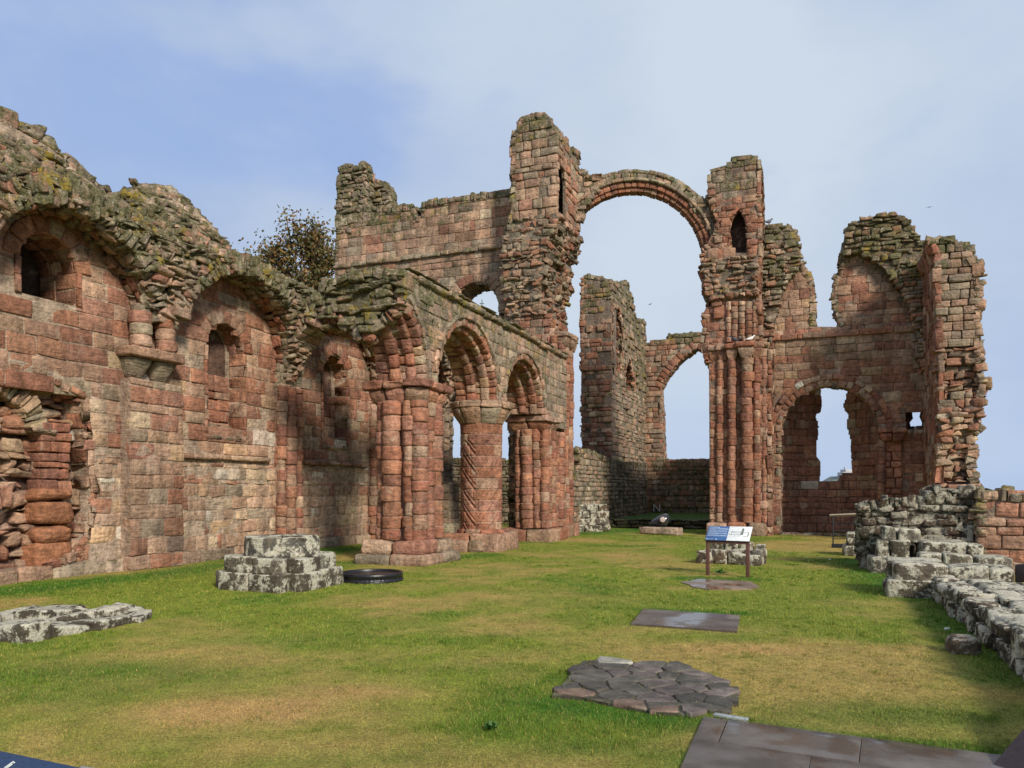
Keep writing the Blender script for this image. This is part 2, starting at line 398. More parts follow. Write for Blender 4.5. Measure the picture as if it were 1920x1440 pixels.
def stone_mat(name, bump=1.0, lichen_white=.0, yellow=.75, strata=1.0, pit=1.0):
    m, n, l, b = mat_new(name)
    tc_ = nd(n, 'ShaderNodeNewGeometry'); P = tc_.outputs['Position']
    ac = nd(n, 'ShaderNodeVertexColor'); ac.layer_name = 'Col'; am = nd(n, 'ShaderNodeAttribute'); am.attribute_name = 'moss'
    mpz = nd(n, 'ShaderNodeMapping'); l.new(P, mpz.inputs[0]); mpz.inputs['Scale'].default_value = (2.2, 2.2, 14); mpz.inputs['Rotation'].default_value = (.06, .05, 0)
    big = noise(n, l, P, 1.3, 4); med = noise(n, l, P, 9, 5, .6); fine = noise(n, l, P, 55, 3, .6); lay = noise(n, l, mpz.outputs[0], 1.6, 4, .6)
    v = mth(n, l, 'ADD', mrange(n, l, med, .25, .75, .62, 1.28), mrange(n, l, lay, .3, .7, -.14, .16))
    v = mth(n, l, 'MULTIPLY', v, mrange(n, l, big, .3, .7, .82, 1.18))
    v = mth(n, l, 'MULTIPLY', v, mrange(n, l, fine, .3, .7, .86, 1.14))
    mps = nd(n, 'ShaderNodeMapping'); l.new(P, mps.inputs[0]); mps.inputs['Scale'].default_value = (3.2, 3.2, .32)
    stk = noise(n, l, mps.outputs[0], 1.0, 5, .6); v = mth(n, l, 'MULTIPLY', v, mrange(n, l, stk, .35, .65, .74, 1.10))
    vm = nd(n, 'ShaderNodeVectorMath', operation='SCALE'); l.new(ac.outputs['Color'], vm.inputs[0]); l.new(v, vm.inputs['Scale'])
    # pale salt bloom patches
    blo = mrange(n, l, noise(n, l, P, 2.7, 6, .65), .56, .72, 0, .38)
    c = mixc(n, l, blo, vm.outputs[0], (.46, .38, .29))
    # moss, lichen
    nz = nd(n, 'ShaderNodeSeparateXYZ'); l.new(tc_.outputs['Normal'], nz.inputs[0])
    up = mrange(n, l, nz.outputs['Z'], .2, .8, 0, .22)
    mz = mth(n, l, 'ADD', mth(n, l, 'ADD', am.outputs['Fac'], up), mth(n, l, 'MULTIPLY', mth(n, l, 'SUBTRACT', noise(n, l, P, 3.6, 6, .7), .5), 1.9))
    mz = mth(n, l, 'ADD', mz, mth(n, l, 'MULTIPLY', mth(n, l, 'SUBTRACT', .5, stk), .5))
    mz = mrange(n, l, mz, .42, .70, 0, .92)
    ml = nd(n, 'ShaderNodeValToRGB'); l.new(noise(n, l, P, 11, 5, .7), ml.inputs[0]); cr_ = ml.color_ramp
    cr_.elements[0].position = .30; cr_.elements[0].color = (.026, .028, .012, 1); cr_.elements[1].position = .76; cr_.elements[1].color = (.27, .25, .18, 1)
    for ps, cc in ((.43, (.070, .072, .024)), (.53, (.128, .112, .052)), (.62, (.185, .165, .105))):
        e = cr_.elements.new(ps); e.color = (*cc, 1)
    c = mixc(n, l, mz, c, ml.outputs[0])
    yl = mth(n, l, 'MULTIPLY', mrange(n, l, noise(n, l, P, 2.1, 6, .78), .56, .63, 0, 1), mrange(n, l, am.outputs['Fac'], .30, .5, 0, yellow))
    c = mixc(n, l, yl, c, (.30, .21, .03))
    wl_ = mth(n, l, 'MULTIPLY', mrange(n, l, noise(n, l, P, 17, 4, .7), .61, .66, 0, 1), mrange(n, l, am.outputs['Fac'], .2, .6, .08, .75))
    c = mixc(n, l, wl_, c, (.50, .50, .43))
    if lichen_white:
        cr2 = mth(n, l, 'ADD', noise(n, l, P, 4.6, 8, .74), mth(n, l, 'MULTIPLY', up, .26))
        wmk = mrange(n, l, cr2, .485, .555, 0, lichen_white)
        c = mixc(n, l, wmk, mixc(n, l, .80, c, (.030, .025, .017)), mixc(n, l, mrange(n, l, fine, .35, .65), (.64, .59, .46), (.40, .37, .28)))
    l.new(c, b.inputs['Base Color'])
    hgt = mth(n, l, 'ADD', mth(n, l, 'MULTIPLY', med, .5*pit), mth(n, l, 'MULTIPLY', lay, .55*strata)); hgt = mth(n, l, 'ADD', hgt, mth(n, l, 'MULTIPLY', fine, .16))
    vo = nd(n, 'ShaderNodeTexVoronoi'); vo.inputs['Scale'].default_value = 16; l.new(P, vo.inputs['Vector'])
    hgt = mth(n, l, 'ADD', hgt, mth(n, l, 'MULTIPLY', vo.outputs['Distance'], .22*pit))
    q = nd(n, 'ShaderNodeBump'); q.inputs['Strength'].default_value = .9*bump; q.inputs['Distance'].default_value = .06; l.new(hgt, q.inputs['Height']); l.new(q.outputs[0], b.inputs['Normal'])
    return m
M_STONE = stone_mat('red_sandstone')
M_LICH = stone_mat('lichen_stone', bump=1.0, lichen_white=.84, strata=.6, yellow=.2)
M_LICH2 = stone_mat('half_lichened_stone', bump=1.0, lichen_white=.55, strata=.6, yellow=.3)

# ------------------------------------------------------------------ ground and grass
PAVE = {   # ground polygons (photo pixels on the ground) where no grass grows
 'slab_far': [(1276, 1093), (1300, 1089), (1310, 1086), (1406, 1091), (1424, 1101), (1410, 1105), (1330, 1106), (1300, 1102), (1292, 1097)],
 'slab_mid': [(1206, 1143), (1388, 1155), (1382, 1185), (1183, 1171)],
 'cobble': [(1092, 1243), (1130, 1240), (1225, 1248), (1290, 1254), (1340, 1270), (1338, 1288), (1385, 1292), (1385, 1322), (1340, 1330), (1300, 1345), (1230, 1340), (1150, 1325), (1090, 1312), (1035, 1308), (1060, 1280)],
 'path': [(1318, 1348), (1400, 1353), (1560, 1370), (1700, 1394), (1885, 1420), (2300, 1480), (2300, 3000), (1160, 3000), (1276, 1440), (1300, 1380)],
}
PAVG = {k: [g(*p) for p in v] for k, v in PAVE.items()}
def ell(x, y, px, rx, ry):
    cx, cy = g(*px); return np.exp(-(((x-cx)/rx)**2+((y-cy)/ry)**2)**1.3)
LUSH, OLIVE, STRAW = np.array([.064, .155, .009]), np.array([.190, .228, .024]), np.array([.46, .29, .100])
def dist_line(x, y, p, q):
    p, q = np.array(p), np.array(q); d = q-p; t = np.clip(((x-p[0])*d[0]+(y-p[1])*d[1])/(d@d), 0, 1)
    return np.hypot(x-p[0]-t*d[0], y-p[1]-t*d[1])
def grass_col(x, y):
    n_ = fbm(x*.55+3, y*.55, 5); m_ = fbm(x*2.3, y*2.3+7, 4); k_ = fbm(x*.22+9, y*.22+4, 3)
    dry = np.clip((n_-.42)*3.6+(k_-.5)*2.0+(m_-.5)*1.4, 0, 1)*.66; grn = np.clip((.47-fbm(x*.8+31, y*.8+5, 4))*5+(.5-m_)*1.2, 0, 1)*.6
    dryp = np.zeros_like(dry)
    for px, rx, ry, a in (((470, 1335), 1.0, .50, 1.15), ((620, 1300), .8, .4, .7), ((330, 1370), .6, .25, .5), ((1400, 1215), 1.3, .45, .75), ((1560, 1245), .9, .35, .6),
                          ((1150, 1040), 1.3, .9, .6), ((1250, 1180), 1.2, .3, .45), ((1000, 1120), 1.5, 1., .2), ((1620, 1130), .6, .5, .35), ((900, 1170), 1.6, .5, .2), ((160, 1425), .7, .12, .6)):
        dryp = np.maximum(dryp, np.clip(a*ell(x, y, px, rx, ry)*(.35+1.5*m_), 0, 1))
    dry = np.maximum(dry, dryp)
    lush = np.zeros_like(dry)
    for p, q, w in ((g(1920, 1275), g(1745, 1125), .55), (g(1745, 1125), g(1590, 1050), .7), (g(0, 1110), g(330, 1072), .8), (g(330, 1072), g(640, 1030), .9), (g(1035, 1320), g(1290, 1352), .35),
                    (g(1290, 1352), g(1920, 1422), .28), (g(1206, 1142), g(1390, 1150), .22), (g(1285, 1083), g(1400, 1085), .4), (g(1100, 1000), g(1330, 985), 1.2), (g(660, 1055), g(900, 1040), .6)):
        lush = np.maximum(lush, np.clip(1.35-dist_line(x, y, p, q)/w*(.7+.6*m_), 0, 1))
    for px, rx, ry, a in (((200, 1260), 1.5, .5, .75), ((1300, 1420), .5, .2, .8), ((1720, 1340), 1.3, .4, .85), ((1500, 1340), .9, .2, .6), ((700, 1425), .9, .2, .55), ((1100, 1400), .6, .25, .7), ((560, 1200), 1.0, .4, .5), ((1080, 1330), .5, .3, .7), ((900, 1250), .6, .3, .35), ((120, 1300), .7, .4, .6)):
        lush = np.maximum(lush, a*ell(x, y, px, rx, ry))
    lush = np.maximum(lush, grn*(1-np.clip(dry*1.6, 0, 1)))
    lush = lush*(1-np.clip(dryp*1.5, 0, 1)); dry = dry*(1-lush*.85)
    c = OLIVE*(1-lush[..., None])+LUSH*lush[..., None]
    c = c*(1-dry[..., None])+STRAW*dry[..., None]
    return c*(0.80+.42*fbm(x*5, y*5, 3))[..., None]
gm, gn, gl, gb = mat_new('grass_ground')
ac = nd(gn, 'ShaderNodeVertexColor'); ac.layer_name = 'Col'; gp = nd(gn, 'ShaderNodeNewGeometry')
fz = noise(gn, gl, gp.outputs['Position'], 42, 5, .7); fz2 = noise(gn, gl, gp.outputs['Position'], 9, 4, .6)
gs = nd(gn, 'ShaderNodeVectorMath', operation='SCALE'); gl.new(ac.outputs['Color'], gs.inputs[0])
gl.new(mth(gn, gl, 'MULTIPLY', mrange(gn, gl, fz, .3, .7, .5, 1.35), mrange(gn, gl, fz2, .3, .7, .85, 1.15)), gs.inputs['Scale']); gl.new(gs.outputs[0], gb.inputs['Base Color'])
gq = nd(gn, 'ShaderNodeBump'); gq.inputs['Strength'].default_value = .8; gq.inputs['Distance'].default_value = .03; gl.new(fz, gq.inputs['Height']); gl.new(gq.outputs[0], gb.inputs['Normal'])
mb = MB(1)
XS = np.arange(-22, 24.01, .16); YS = np.arange(1, 49.01, .16)
def gz(x, y): return (fbm(x*.35, y*.35, 3)-.75)*.04*np.clip((y-3)/6, 0, 1)
a, b = np.meshgrid(XS, YS, indexing='ij')
def flatmap(a, b, c): return np.stack([a, b, c], -1)
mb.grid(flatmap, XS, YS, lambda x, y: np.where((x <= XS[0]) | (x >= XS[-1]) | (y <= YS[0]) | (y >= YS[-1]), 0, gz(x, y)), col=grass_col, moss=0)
x0, x1, y0, y1, BIG = XS[0], XS[-1], YS[0], YS[-1], 4500
for q in ([(-BIG, -BIG), (BIG, -BIG), (BIG, y0), (-BIG, y0)], [(-BIG, y1), (BIG, y1), (BIG, BIG), (-BIG, BIG)], [(-BIG, y0), (x0, y0), (x0, y1), (-BIG, y1)], [(x1, y0), (BIG, y0), (BIG, y1), (x1, y1)]):
    mb.add([(*p, 0) for p in q], [[0, 1, 2, 3]], None, (.11, .13, .03), 0)
tag(mb.build('ground', gm), kind='structure')

m_bl, n_, l_, b_ = mat_new('grass_blade'); ac = nd(n_, 'ShaderNodeVertexColor'); ac.layer_name = 'Col'; l_.new(ac.outputs['Color'], b_.inputs['Base Color']); b_.inputs['Roughness'].default_value = .6
rng = np.random.default_rng(11); N = 800000
Y = np.exp(rng.uniform(math.log(3.9), math.log(31), N)); X = rng.uniform(-.78, .78, N)*Y*1.02+0
ok = np.ones(N, bool)
tn = 2600; tc_x = rng.uniform(-.75, .75, tn); tc_y = np.exp(rng.uniform(math.log(4), math.log(20), tn)); tc_x = tc_x*tc_y
tu = rng.integers(0, tn, N//9); X[:len(tu)] = tc_x[tu]+rng.normal(0, .028, len(tu)); Y[:len(tu)] = tc_y[tu]+rng.normal(0, .028, len(tu)); tuft = np.arange(N) < len(tu)
incob = inpoly(X, Y, PAVG['cobble']) & (rng.random(N) < .035)
for pv in PAVG.values(): ok &= incob | ~inpoly(X+rng.normal(0, .022, N), Y+rng.normal(0, .022, N), pv)
uu, vv = ST*X+CT*Y, CT*X-ST*Y
ok &= (vv > -12.9)
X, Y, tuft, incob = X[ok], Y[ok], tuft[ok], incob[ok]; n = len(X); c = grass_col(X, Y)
lushness = np.clip((c[:, 1]-c[:, 0])/.05, 0, 1)
hgt = rng.uniform(.012, .036, n)*(.65+.6*lushness)*(.6+.9*fbm(X*3.1+5, Y*3.1, 3))*np.where(rng.random(n) < .03, 1.7, 1)*.80*np.where(tuft, 1.35, 1.); wd = .0015*np.clip(Y/4.5, 1, 6)*rng.uniform(.7, 1.5, n); an = rng.uniform(0, 2*np.pi, n); ln_ = rng.uniform(0.1, 1.1, n)
base = np.stack([X, Y, gz(X, Y)-.004+.03*incob], 1); sd = np.stack([np.cos(an), np.sin(an), 0*an], 1)*wd[:, None]; la = rng.uniform(0, 2*np.pi, n)
tip = base+np.stack([np.cos(la)*ln_*hgt, np.sin(la)*ln_*hgt, hgt], 1)
V = np.stack([base-sd, base+sd, tip], 1).reshape(-1, 3); br = rng.normal(1.06, .22, n)[:, None]
c = np.where(tuft[:, None], c*.35+LUSH*.62, c); yel = ((rng.random(n) < .12) & ~tuft)[:, None]; c = np.where(yel, c*.4+STRAW*.75, c)*np.clip(br, .5, 1.7)
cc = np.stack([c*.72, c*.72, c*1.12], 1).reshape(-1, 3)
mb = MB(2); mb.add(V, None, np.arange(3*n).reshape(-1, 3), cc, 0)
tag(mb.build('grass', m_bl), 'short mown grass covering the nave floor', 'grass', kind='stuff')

# ------------------------------------------------------------------ north aisle wall (left)
VA = -13.0; A = VP(VA)
root = thing('aisle_wall', W(12, VA), 'long red sandstone wall on the left with niches, broken vault stubs and a rubble top', 'wall')
BC = (9.9, 14.35, 18.8, 23.25); AR = 1.93; ZS = 4.68
sky_px = [(0, 213), (18, 210), (36, 222), (60, 238), (85, 255), (110, 277), (118, 290), (135, 296), (155, 312), (160, 325), (185, 340), (204, 346), (208, 384), (229, 390), (232, 350), (250, 350), (255, 341), (290, 343), (325, 357), (350, 372), (358, 393), (385, 402), (393, 415), (395, 440), (405, 448), (408, 468), (440, 476), (475, 490), (520, 512), (560, 535), (600, 552), (640, 566)]
SKP = VP(-13.3).px(sky_px); skl = [(5.0, 8.6), (7.5, 8.4)]+SKP+[(21.5, 7.0), (25.9, 7.0)]
su, sz = np.array([p[0] for p in skl]), np.array([p[1] for p in skl])
skyz = lambda u: np.interp(u, su, sz)
niches = [dict(a=9.90, r=.56, sp=5.72, bo=5.08, d=.95), dict(a=14.40, r=.60, sp=4.95, bo=2.95, d=.42), dict(a=18.85, r=.60, sp=4.95, bo=2.95, d=.42), dict(a=23.2, r=.60, sp=4.95, bo=2.95, d=.42)]
NH = [arch_hole(n['a'], n['r'], n['sp'], n['bo']) for n in niches]
REC = A.px([(0, 1072), (78, 1062), (140, 1040), (160, 1000), (172, 930), (163, 860), (158, 800), (152, 745), (100, 722), (40, 716), (0, 722)]) ; REC = [(6.6, REC[0][1]+.05)]+REC+[(6.6, REC[-1][1])]
REC = [(a, max(b, .12)) for a, b in REC]
outl = [(5, -.3), (25.9, -.3), (25.9, 6.7)]+[(u, skyz(u)-.35) for u in np.arange(25.5, 5.1, -.6)]+[(5, 7.6)]
mb = MB(10)
mb.slab(A, outl, NH+[REC], -.55, 0, (.42, .31, .22), .0)
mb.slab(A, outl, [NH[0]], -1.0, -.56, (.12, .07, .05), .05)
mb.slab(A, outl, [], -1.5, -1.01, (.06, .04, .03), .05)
def ins_wall(a, b):
    r = (b > -.1) & (b < skyz(a)-.5)
    for h_ in NH+[REC]: r &= ~inpoly(a, b, h_)
    # hidden behind the vault stubs
    return r
def aw_col(a, b, col, rng):
    n = len(a); lo = pal(rng, n, P=.52, B=.30, R=.10, G=.12, W=.05); hi = pal(rng, n, R=.72, P=.25, G=.05, B=.03)
    t = 1/(1+np.exp(-(b-3.2+rng.normal(0, .6, n))*3)); pick = rng.random(n) < t
    return np.where(pick[:, None], hi, lo*1.12)
def aw_mask_near(a): return (a > 6.6)
# wall zones: regular blocks high, smaller mixed blocks low
face(mb, A, lambda a, b: ins_wall(a, b) & (b >= 2.45), (6.6, 25.8, 2.45, 6.6), .33, .56, dict(R=1), moss=lambda a, b: .02+.25*np.clip((b-5.6), 0, 1), colf=aw_col, prot=.010, L=5, r=.014, amp=.005, skew=.008, c1=.016, gap=.018, jh=.12)
face(mb, A, lambda a, b: ins_wall(a, b) & (b < 2.30), (6.6, 25.8, 0.25, 2.30), .25, .38, dict(R=1), moss=.02, colf=aw_col, prot=.009, L=5, r=.018, amp=.006, skew=.014, c1=.015, gap=.022, jh=.28, jw=.45)
face(mb, A, lambda a, b: ins_wall(a, b) | (b < .2), (6.6, 25.8, -.1, .25), .34, .75, dict(P=.6, G=.3, B=.2), moss=.12, prot=.05, L=5, r=.05, amp=.014, skew=.02, c1=.10, gap=.02)
# string course under the bay panels
for u0, u1 in ((12.85, 15.9), (17.3, 20.5), (21.7, 25.0)):
    face(mb, A, lambda a, b: (a > u0) & (a < u1), (u0, u1, 2.31, 2.44), .13, .8, dict(P=.7, R=.3), moss=.1, c1=.13, c0=-.05, prot=.008, L=5, r=.03)
mb.build('masonry', M_STONE, root)
# niches: recessed backs, jamb and arch stones, sloping sills
for k, nn in enumerate(niches):
    mb = MB(20+k); a, r_, sp, bo, d = nn['a'], nn['r'], nn['sp'], nn['bo'], nn['d']
    Bk = Plane(A.o-A.n*d, A.d); hole = NH[k]; dark = arch_hole(a+.02, r_*.9, sp-.05, sp-.6 if k else bo+.05)
    face(mb, Bk, lambda x, y: inpoly(x, y, hole) & ~inpoly(x, y, dark), (a-r_-.05, a+r_+.05, bo, sp+r_), .28, .42, dict(R=.9, P=.2), moss=.0, L=5, r=.02, c1=.02, gap=.02)
    ring(mb, A, a, sp, r_, r_+.30, 0, 180, -.5, .045, dict(R=.7, P=.3), w=.27, r=.02, L=5, gap=.018)
    for sgn, fl in ((1, False), (-1, True)):                       # reveals
        P = Path(A, [(a+sgn*r_, bo), (a+sgn*r_, sp)], flip=(sgn < 0))
        R = courses(lambda x, y: np.ones(x.shape, bool), 0, sp-bo, -d, .03, .45, .29, mb.rng, .1, .15, .014)
        mb.blocks(box6(R, mb.rng, -.10, .012, .006), P, pal(mb.rng, len(R), R=.9, P=.2), 0, L=4, r=.018)
    P = Path(A, arcpts(a, sp, r_, 0, 180, 16)); R = courses(lambda x, y: np.ones(x.shape, bool), 0, P.len, -d, .0, .3, .26, mb.rng, .1, .15, .014)
    mb.blocks(box6(R, mb.rng, -.10, .01, .006), P, pal(mb.rng, len(R), R=.9, P=.2), 0, L=4, r=.018)
    if k:
        sl = lambda x, y, c: A(x, bo-.12+(y)*.62+c*.8, -d+.02+(1-y/.55)*(d+.05)+c*.5)
        R = courses(lambda x, y: np.ones(x.shape, bool), a-r_-.02, a+r_+.02, 0, .56, .11, .2, mb.rng, .1, .2, .008)
        mb.blocks(box6(R, mb.rng, -.06, .02, .008), sl, pal(mb.rng, len(R), G=.5, P=.5), .15, L=4, r=.012)
    mb.build('niche', M_STONE, root)
# big broken recess low on the left: rubble core with its own little relieving arch
mb = MB(30); Rb = Plane(A.o-A.n*.42, A.d)
inrec = lambda a, b: inpoly(a, b, REC)
face(mb, Rb, inrec, (6.6, 11.4, .1, 4.2), .17, .33, dict(R=.42, P=.3, B=.2, W=.1), moss=0, L=5, c1=.06, c0=-.3, prot=.10, r=.05, amp=.02, skew=.035, rot=.06, jh=.4, gap=.03)
pr = A.px([(68, 1070), (150, 1060), (150, 860), (68, 860)]); ua, ub = pr[2][0]-.85, pr[2][0]-.1
face(mb, A, lambda a, b: (a > ua) & (a < ub), (ua, ub, .15, 1.6), .48, .6, dict(R=1), L=7, c1=.0, c0=-.5, prot=.05, r=.09, amp=.018, colf=lambda a, b, c, g_: c*0+np.array([.33, .14, .07])*g_.uniform(.85, 1.15, (len(a), 1)))
face(mb, A, lambda a, b: (a > ua+.12) & (a < ub), (ua, ub, 1.6, 2.9), .17, .35, dict(R=1), L=5, c1=-.08, c0=-.5, prot=.02, r=.02)
ra = A.px([(35, 800)])[0]
ring(mb, A, ra[0]-.5, ra[1]-.15, .78, 1.12, 5, 175, -.42, -.12, dict(P=.5, B=.3, G=.3), w=.11, r=.015, amp=.012, prot=.05, L=4, skew=.012)
rim(mb, A, REC[2:10], .42, dict(P=.6, R=.4), hm=.2, wm=.3, moss=.02, flip=False, c0=-.12, out=.02, prot=.03)
mb.build('rubble_recess', M_STONE, root)
# buttress strips below the corbels, shafts beside them
mb = MB(31)
def strip(u0, u1, z0, z1, c, pw, hm=.31, wm=.5):
    mb.slab(A, [(u0+.02, z0), (u1-.02, z0), (u1-.02, z1), (u0+.02, z1)], [], -.1, c-.02, (.36, .25, .18), .02)
    face(mb, A, lambda a, b: (a > u0) & (a < u1), (u0, u1, z0, z1), hm, wm, pw, L=5, c1=c, c0=c-.2 if c > .2 else -.08, prot=.009, r=.016, amp=.006, gap=.016, moss=.02)
strip(11.42, 12.80, 0, 3.85, .30, dict(P=.5, R=.35, B=.12, G=.1))
strip(16.15, 17.05, 0, 4.5, .10, dict(R=.8, P=.2), .3, .45); strip(20.6, 21.5, 0, 4.5, .10, dict(R=.8, P=.2), .3, .45)
for uc in (16.6, 21.05):
    for du, Rr in ((-.34, .13), (0, .17), (.34, .13)):
        x, y = W(uc+du, VA+.16); shaft(mb, (x, y), Rr, .0, 4.3, dict(R=.85, P=.25), .3, nw=1, t0=-170, t1=40)
mb.build('pilaster', M_STONE, root)
# corbelled capitals with the first stones of the ribs above
for kk, uc in enumerate((7.75, 12.10)):
    mb = MB(35+kk)
    for du in (-.42, .22):
        cen = uc+du
        f = lambda a, b, c: A(cen+a*(.55+.45*(b-3.88)/.45), b, c*(.35+.65*np.clip((b-3.88)/.4, 0, 1)))
        mb.blocks([(-.30, .30, 3.86, 4.30, -.05, .38)], f, pal(mb.rng, 1, G=.5, P=.5), .2, L=7, r=.09, amp=.012, back=True)
        mb.blocks([(-.36, .33, 4.29, 4.50, -.05, .50)], lambda a, b, c: A(cen+a, b, c), pal(mb.rng, 1, G=.5, P=.5), .2, L=7, r=.03, amp=.008, back=True)
        x, y = W(cen, VA+.30); shaft(mb, (x, y), .21, 4.50, 5.35 if du < 0 else 5.75, dict(R=.15, P=.6, G=.4), .26, moss=.1, nw=1, t0=-180, t1=60)
    for j in range(4):        # broken rib springing off to the right
        t = 12+j*16
        P = Polar(A, uc+.22+2.0, 5.1, 1.85, 180-t)
        mb.blocks([(-.24, .24, 1.60, 2.05, .15+.05*j, .62+.07*j)], P, pal(mb.rng, 1, P=.5, G=.4, R=.3), .15, L=5, r=.04, amp=.01, back=True)
    mb.build('vault_corbel', M_STONE, root)
# the stubs of the vault: rubble standing out from the wall, arched underneath
def archz(u):
    z = np.full(np.shape(u), 3.9, float)
    for c_ in BC:
        d = np.abs(u-c_); z = np.where(d < AR, np.maximum(z, ZS+np.sqrt(np.maximum(AR**2-d**2, 0))), z)
    return z
def lipc(u, z):
    zs = skyz(u)-.15; az = archz(u); up_ = np.clip((z-4.35)/1.9, 0, 1)
    grow = .16+.66*up_**1.1; 
    back = np.clip((z-6.75)/np.maximum(zs-6.75, .3), 0, 1)
    return grow*(1-back**1.15)-.28*back+(fbm(u*1.7, z*1.7+3, 4)-.5)*.26
def ins_stub(a, b):
    a = np.asarray(a); cb = np.minimum(np.abs(a-7.75), np.abs(a-12.1)) < .85
    return (b > archz(a)+.02) & (b < skyz(a)-.02) & (b > np.where(cb, 5.6, 4.45)+.2*np.sin(a*9))
mb = MB(40)
UA = np.arange(5.2, 25.6, .075); ZA = np.arange(4.3, 8.9, .075)
mb.grid(A, UA, ZA, lambda a, b: lipc(a, np.minimum(b, skyz(a)))-.06, col=(.15, .12, .085), moss=lambda a, b: .2+.5*np.clip((b-5.6)/1.2, 0, 1), keep=ins_stub)
face(mb, A, ins_stub, (6.2, 25.6, 4.3, 8.9), .115, .23, dict(P=.48, R=.12, G=.4), moss=lambda a, b: .12+.50*np.clip((b-5.7)/.9, 0, 1), cf=lambda a, b: lipc(a, b), c0=-.16, c1=.03, prot=.03, r=.026, amp=.014, skew=.028, rot=.10, jh=.35, jw=.5, gap=.02, L=5)
mb.slab(A, [(5, 6.55), (25.9, 6.55)]+[(u, skyz(u)-.14) for u in np.arange(25.6, 5, -.12)], [], -1.0, -.42, (.13, .11, .075), .5)
T = Path(A, [(u, skyz(u)-.12) for u in np.arange(6.0, 25.6, .25)])
R = courses(lambda a, b: np.ones(a.shape, bool), 0, T.len, -1.0, -.22, .2, .22, mb.rng, .3, .5, .0)
mb.blocks(box6(R, mb.rng, -.2, .0, .06), T, pal(mb.rng, len(R), G=.6, P=.4), .45, L=5, r=.05, amp=.015, skew=.03, rot=.1)
# ragged skyline stones
rr = mb.rng; us = np.array([u for u in np.arange(6.5, 21.5, .24) if abs(skyz(u-.22)-skyz(u)) < .25 and abs(skyz(u+.22)-skyz(u)) < .25])
B = [(u-rr.uniform(.1, .22), u+rr.uniform(.1, .22), skyz(u)-.30, skyz(u)+rr.uniform(-.14, .07), -.75, -.18-rr.uniform(0, .12)) for u in us]
mb.blocks(B, A, pal(rr, len(B), G=.6, P=.4), .5, L=5, r=.06, amp=.02, skew=.04, back=True)
for c_ in BC[:3]:
    P = Polar(A, c_, ZS, AR, 0)
    # lip voussoirs: thin slabs on edge, and the rough soffit behind them
    for row in range(2):
        rng_ = mb.rng; n = 52; xs = np.linspace(0, math.pi*AR, n+1); B = []; mo = []
        for i in range(n):
            t = (xs[i]+xs[i+1])/2/AR; z = ZS+AR*math.sin(t); u = c_+AR*math.cos(t); fr = float(lipc(u, z))
            if math.sin(t) < .18: continue
            B.append((xs[i]+.008, xs[i+1]-.008, AR-.02+row*.2+rng_.normal(0, .02), AR+.22+row*.24+rng_.normal(0, .04), fr-.35, fr+.07-row*.02+rng_.normal(0, .05))); mo.append(.66 if math.sin(t) > .55 else .3)
        mb.blocks(B, P, pal(rng_, len(B), G=.6, P=.4), mo, L=5, r=.02, amp=.012, skew=.02, back=True)
    R = courses(lambda a, b: np.ones(a.shape, bool), .2, math.pi*AR-.2, 0, .95, .2, .17, mb.rng, .3, .4, .012)
    keepR = []
    for q in R:
        t = (q[0]+q[1])/2/AR; u, z = c_+AR*math.cos(t), ZS+AR*math.sin(t)
        if q[3] < float(lipc(u, z))+.05: keepR.append(q)
    R = np.array(keepR); S = lambda a, b, c: Polar(A, c_, ZS, AR, 0)(a, AR-c, b)
    mb.blocks(np.concatenate([R, np.full((len(R), 1), -.12), mb.rng.normal(.03, .035, (len(R), 1))], 1), S, pal(mb.rng, len(R), R=.3, P=.4, G=.35), .1, L=4, r=.03, amp=.015, skew=.02)
mb.build('vault_stub', M_STONE, root)

# ------------------------------------------------------------------ nave arcade
V0 = -8.0; AC = VP(V0)
root_arc = thing('nave_arcade', W(15.25, -8.55), 'round arched nave arcade on a clustered pier and a round patterned pillar', 'arcade')
arches = [dict(c=13.1, r=1.60, t1=57), dict(c=17.27, r=1.46, t1=180), dict(c=21.25, r=1.28, t1=180)]
ZA_ = 4.0
mb = MB(50)
o = [(25.3, 3.7), (25.3, 6.12)]+[(u, 6.12) for u in np.arange(24.5, 14.4, -1.0)]+[(14.30, 6.10), (14.2, 5.95)]
o += [(13.1+(1.6+.36)*math.cos(math.radians(t)), ZA_+(1.6+.36)*math.sin(math.radians(t))) for t in (56, 45, 34, 22, 10, 0)]
for k in (1, 2):
    R0 = arches[k]['r']+.34; o += [(arches[k]['c']+R0*math.cos(math.radians(t)), ZA_+R0*math.sin(math.radians(t))) for t in range(180, -1, -12)]
o += [(23.0, 3.7)]
mb.slab(AC, o, [], -1.1, 0, (.27, .21, .15), .3)
ins = lambda a, b: inpoly(a, b, o)
face(mb, AC, ins, (14.0, 25.3, 3.9, 6.1), .27, .42, dict(P=.5, G=.6), moss=lambda a, b: .34+.1*(b-5), c1=.014, prot=.008, L=5, r=.014, gap=.014, jh=.15)
mb.build('spandrel_wall', M_STONE, root_arc)
mb = MB(51)
face(mb, AC, lambda a, b: a > 14.15, (14.15, 25.2, 6.10, 6.27), .17, .55, dict(G=.7, P=.3), moss=.5, c0=-1.15, c1=.12, prot=.02, L=5, r=.05, amp=.012, skew=.01)
Bt = [(u, u+.4, 6.26, 6.26+mb.rng.uniform(.03, .12), -1.0, -.05) for u in np.arange(14.4, 25, .45)]
mb.blocks(Bt, AC, pal(mb.rng, len(Bt), G=1), .6, L=5, r=.05, amp=.02, back=True)
mb.build('coping', M_STONE, root_arc)
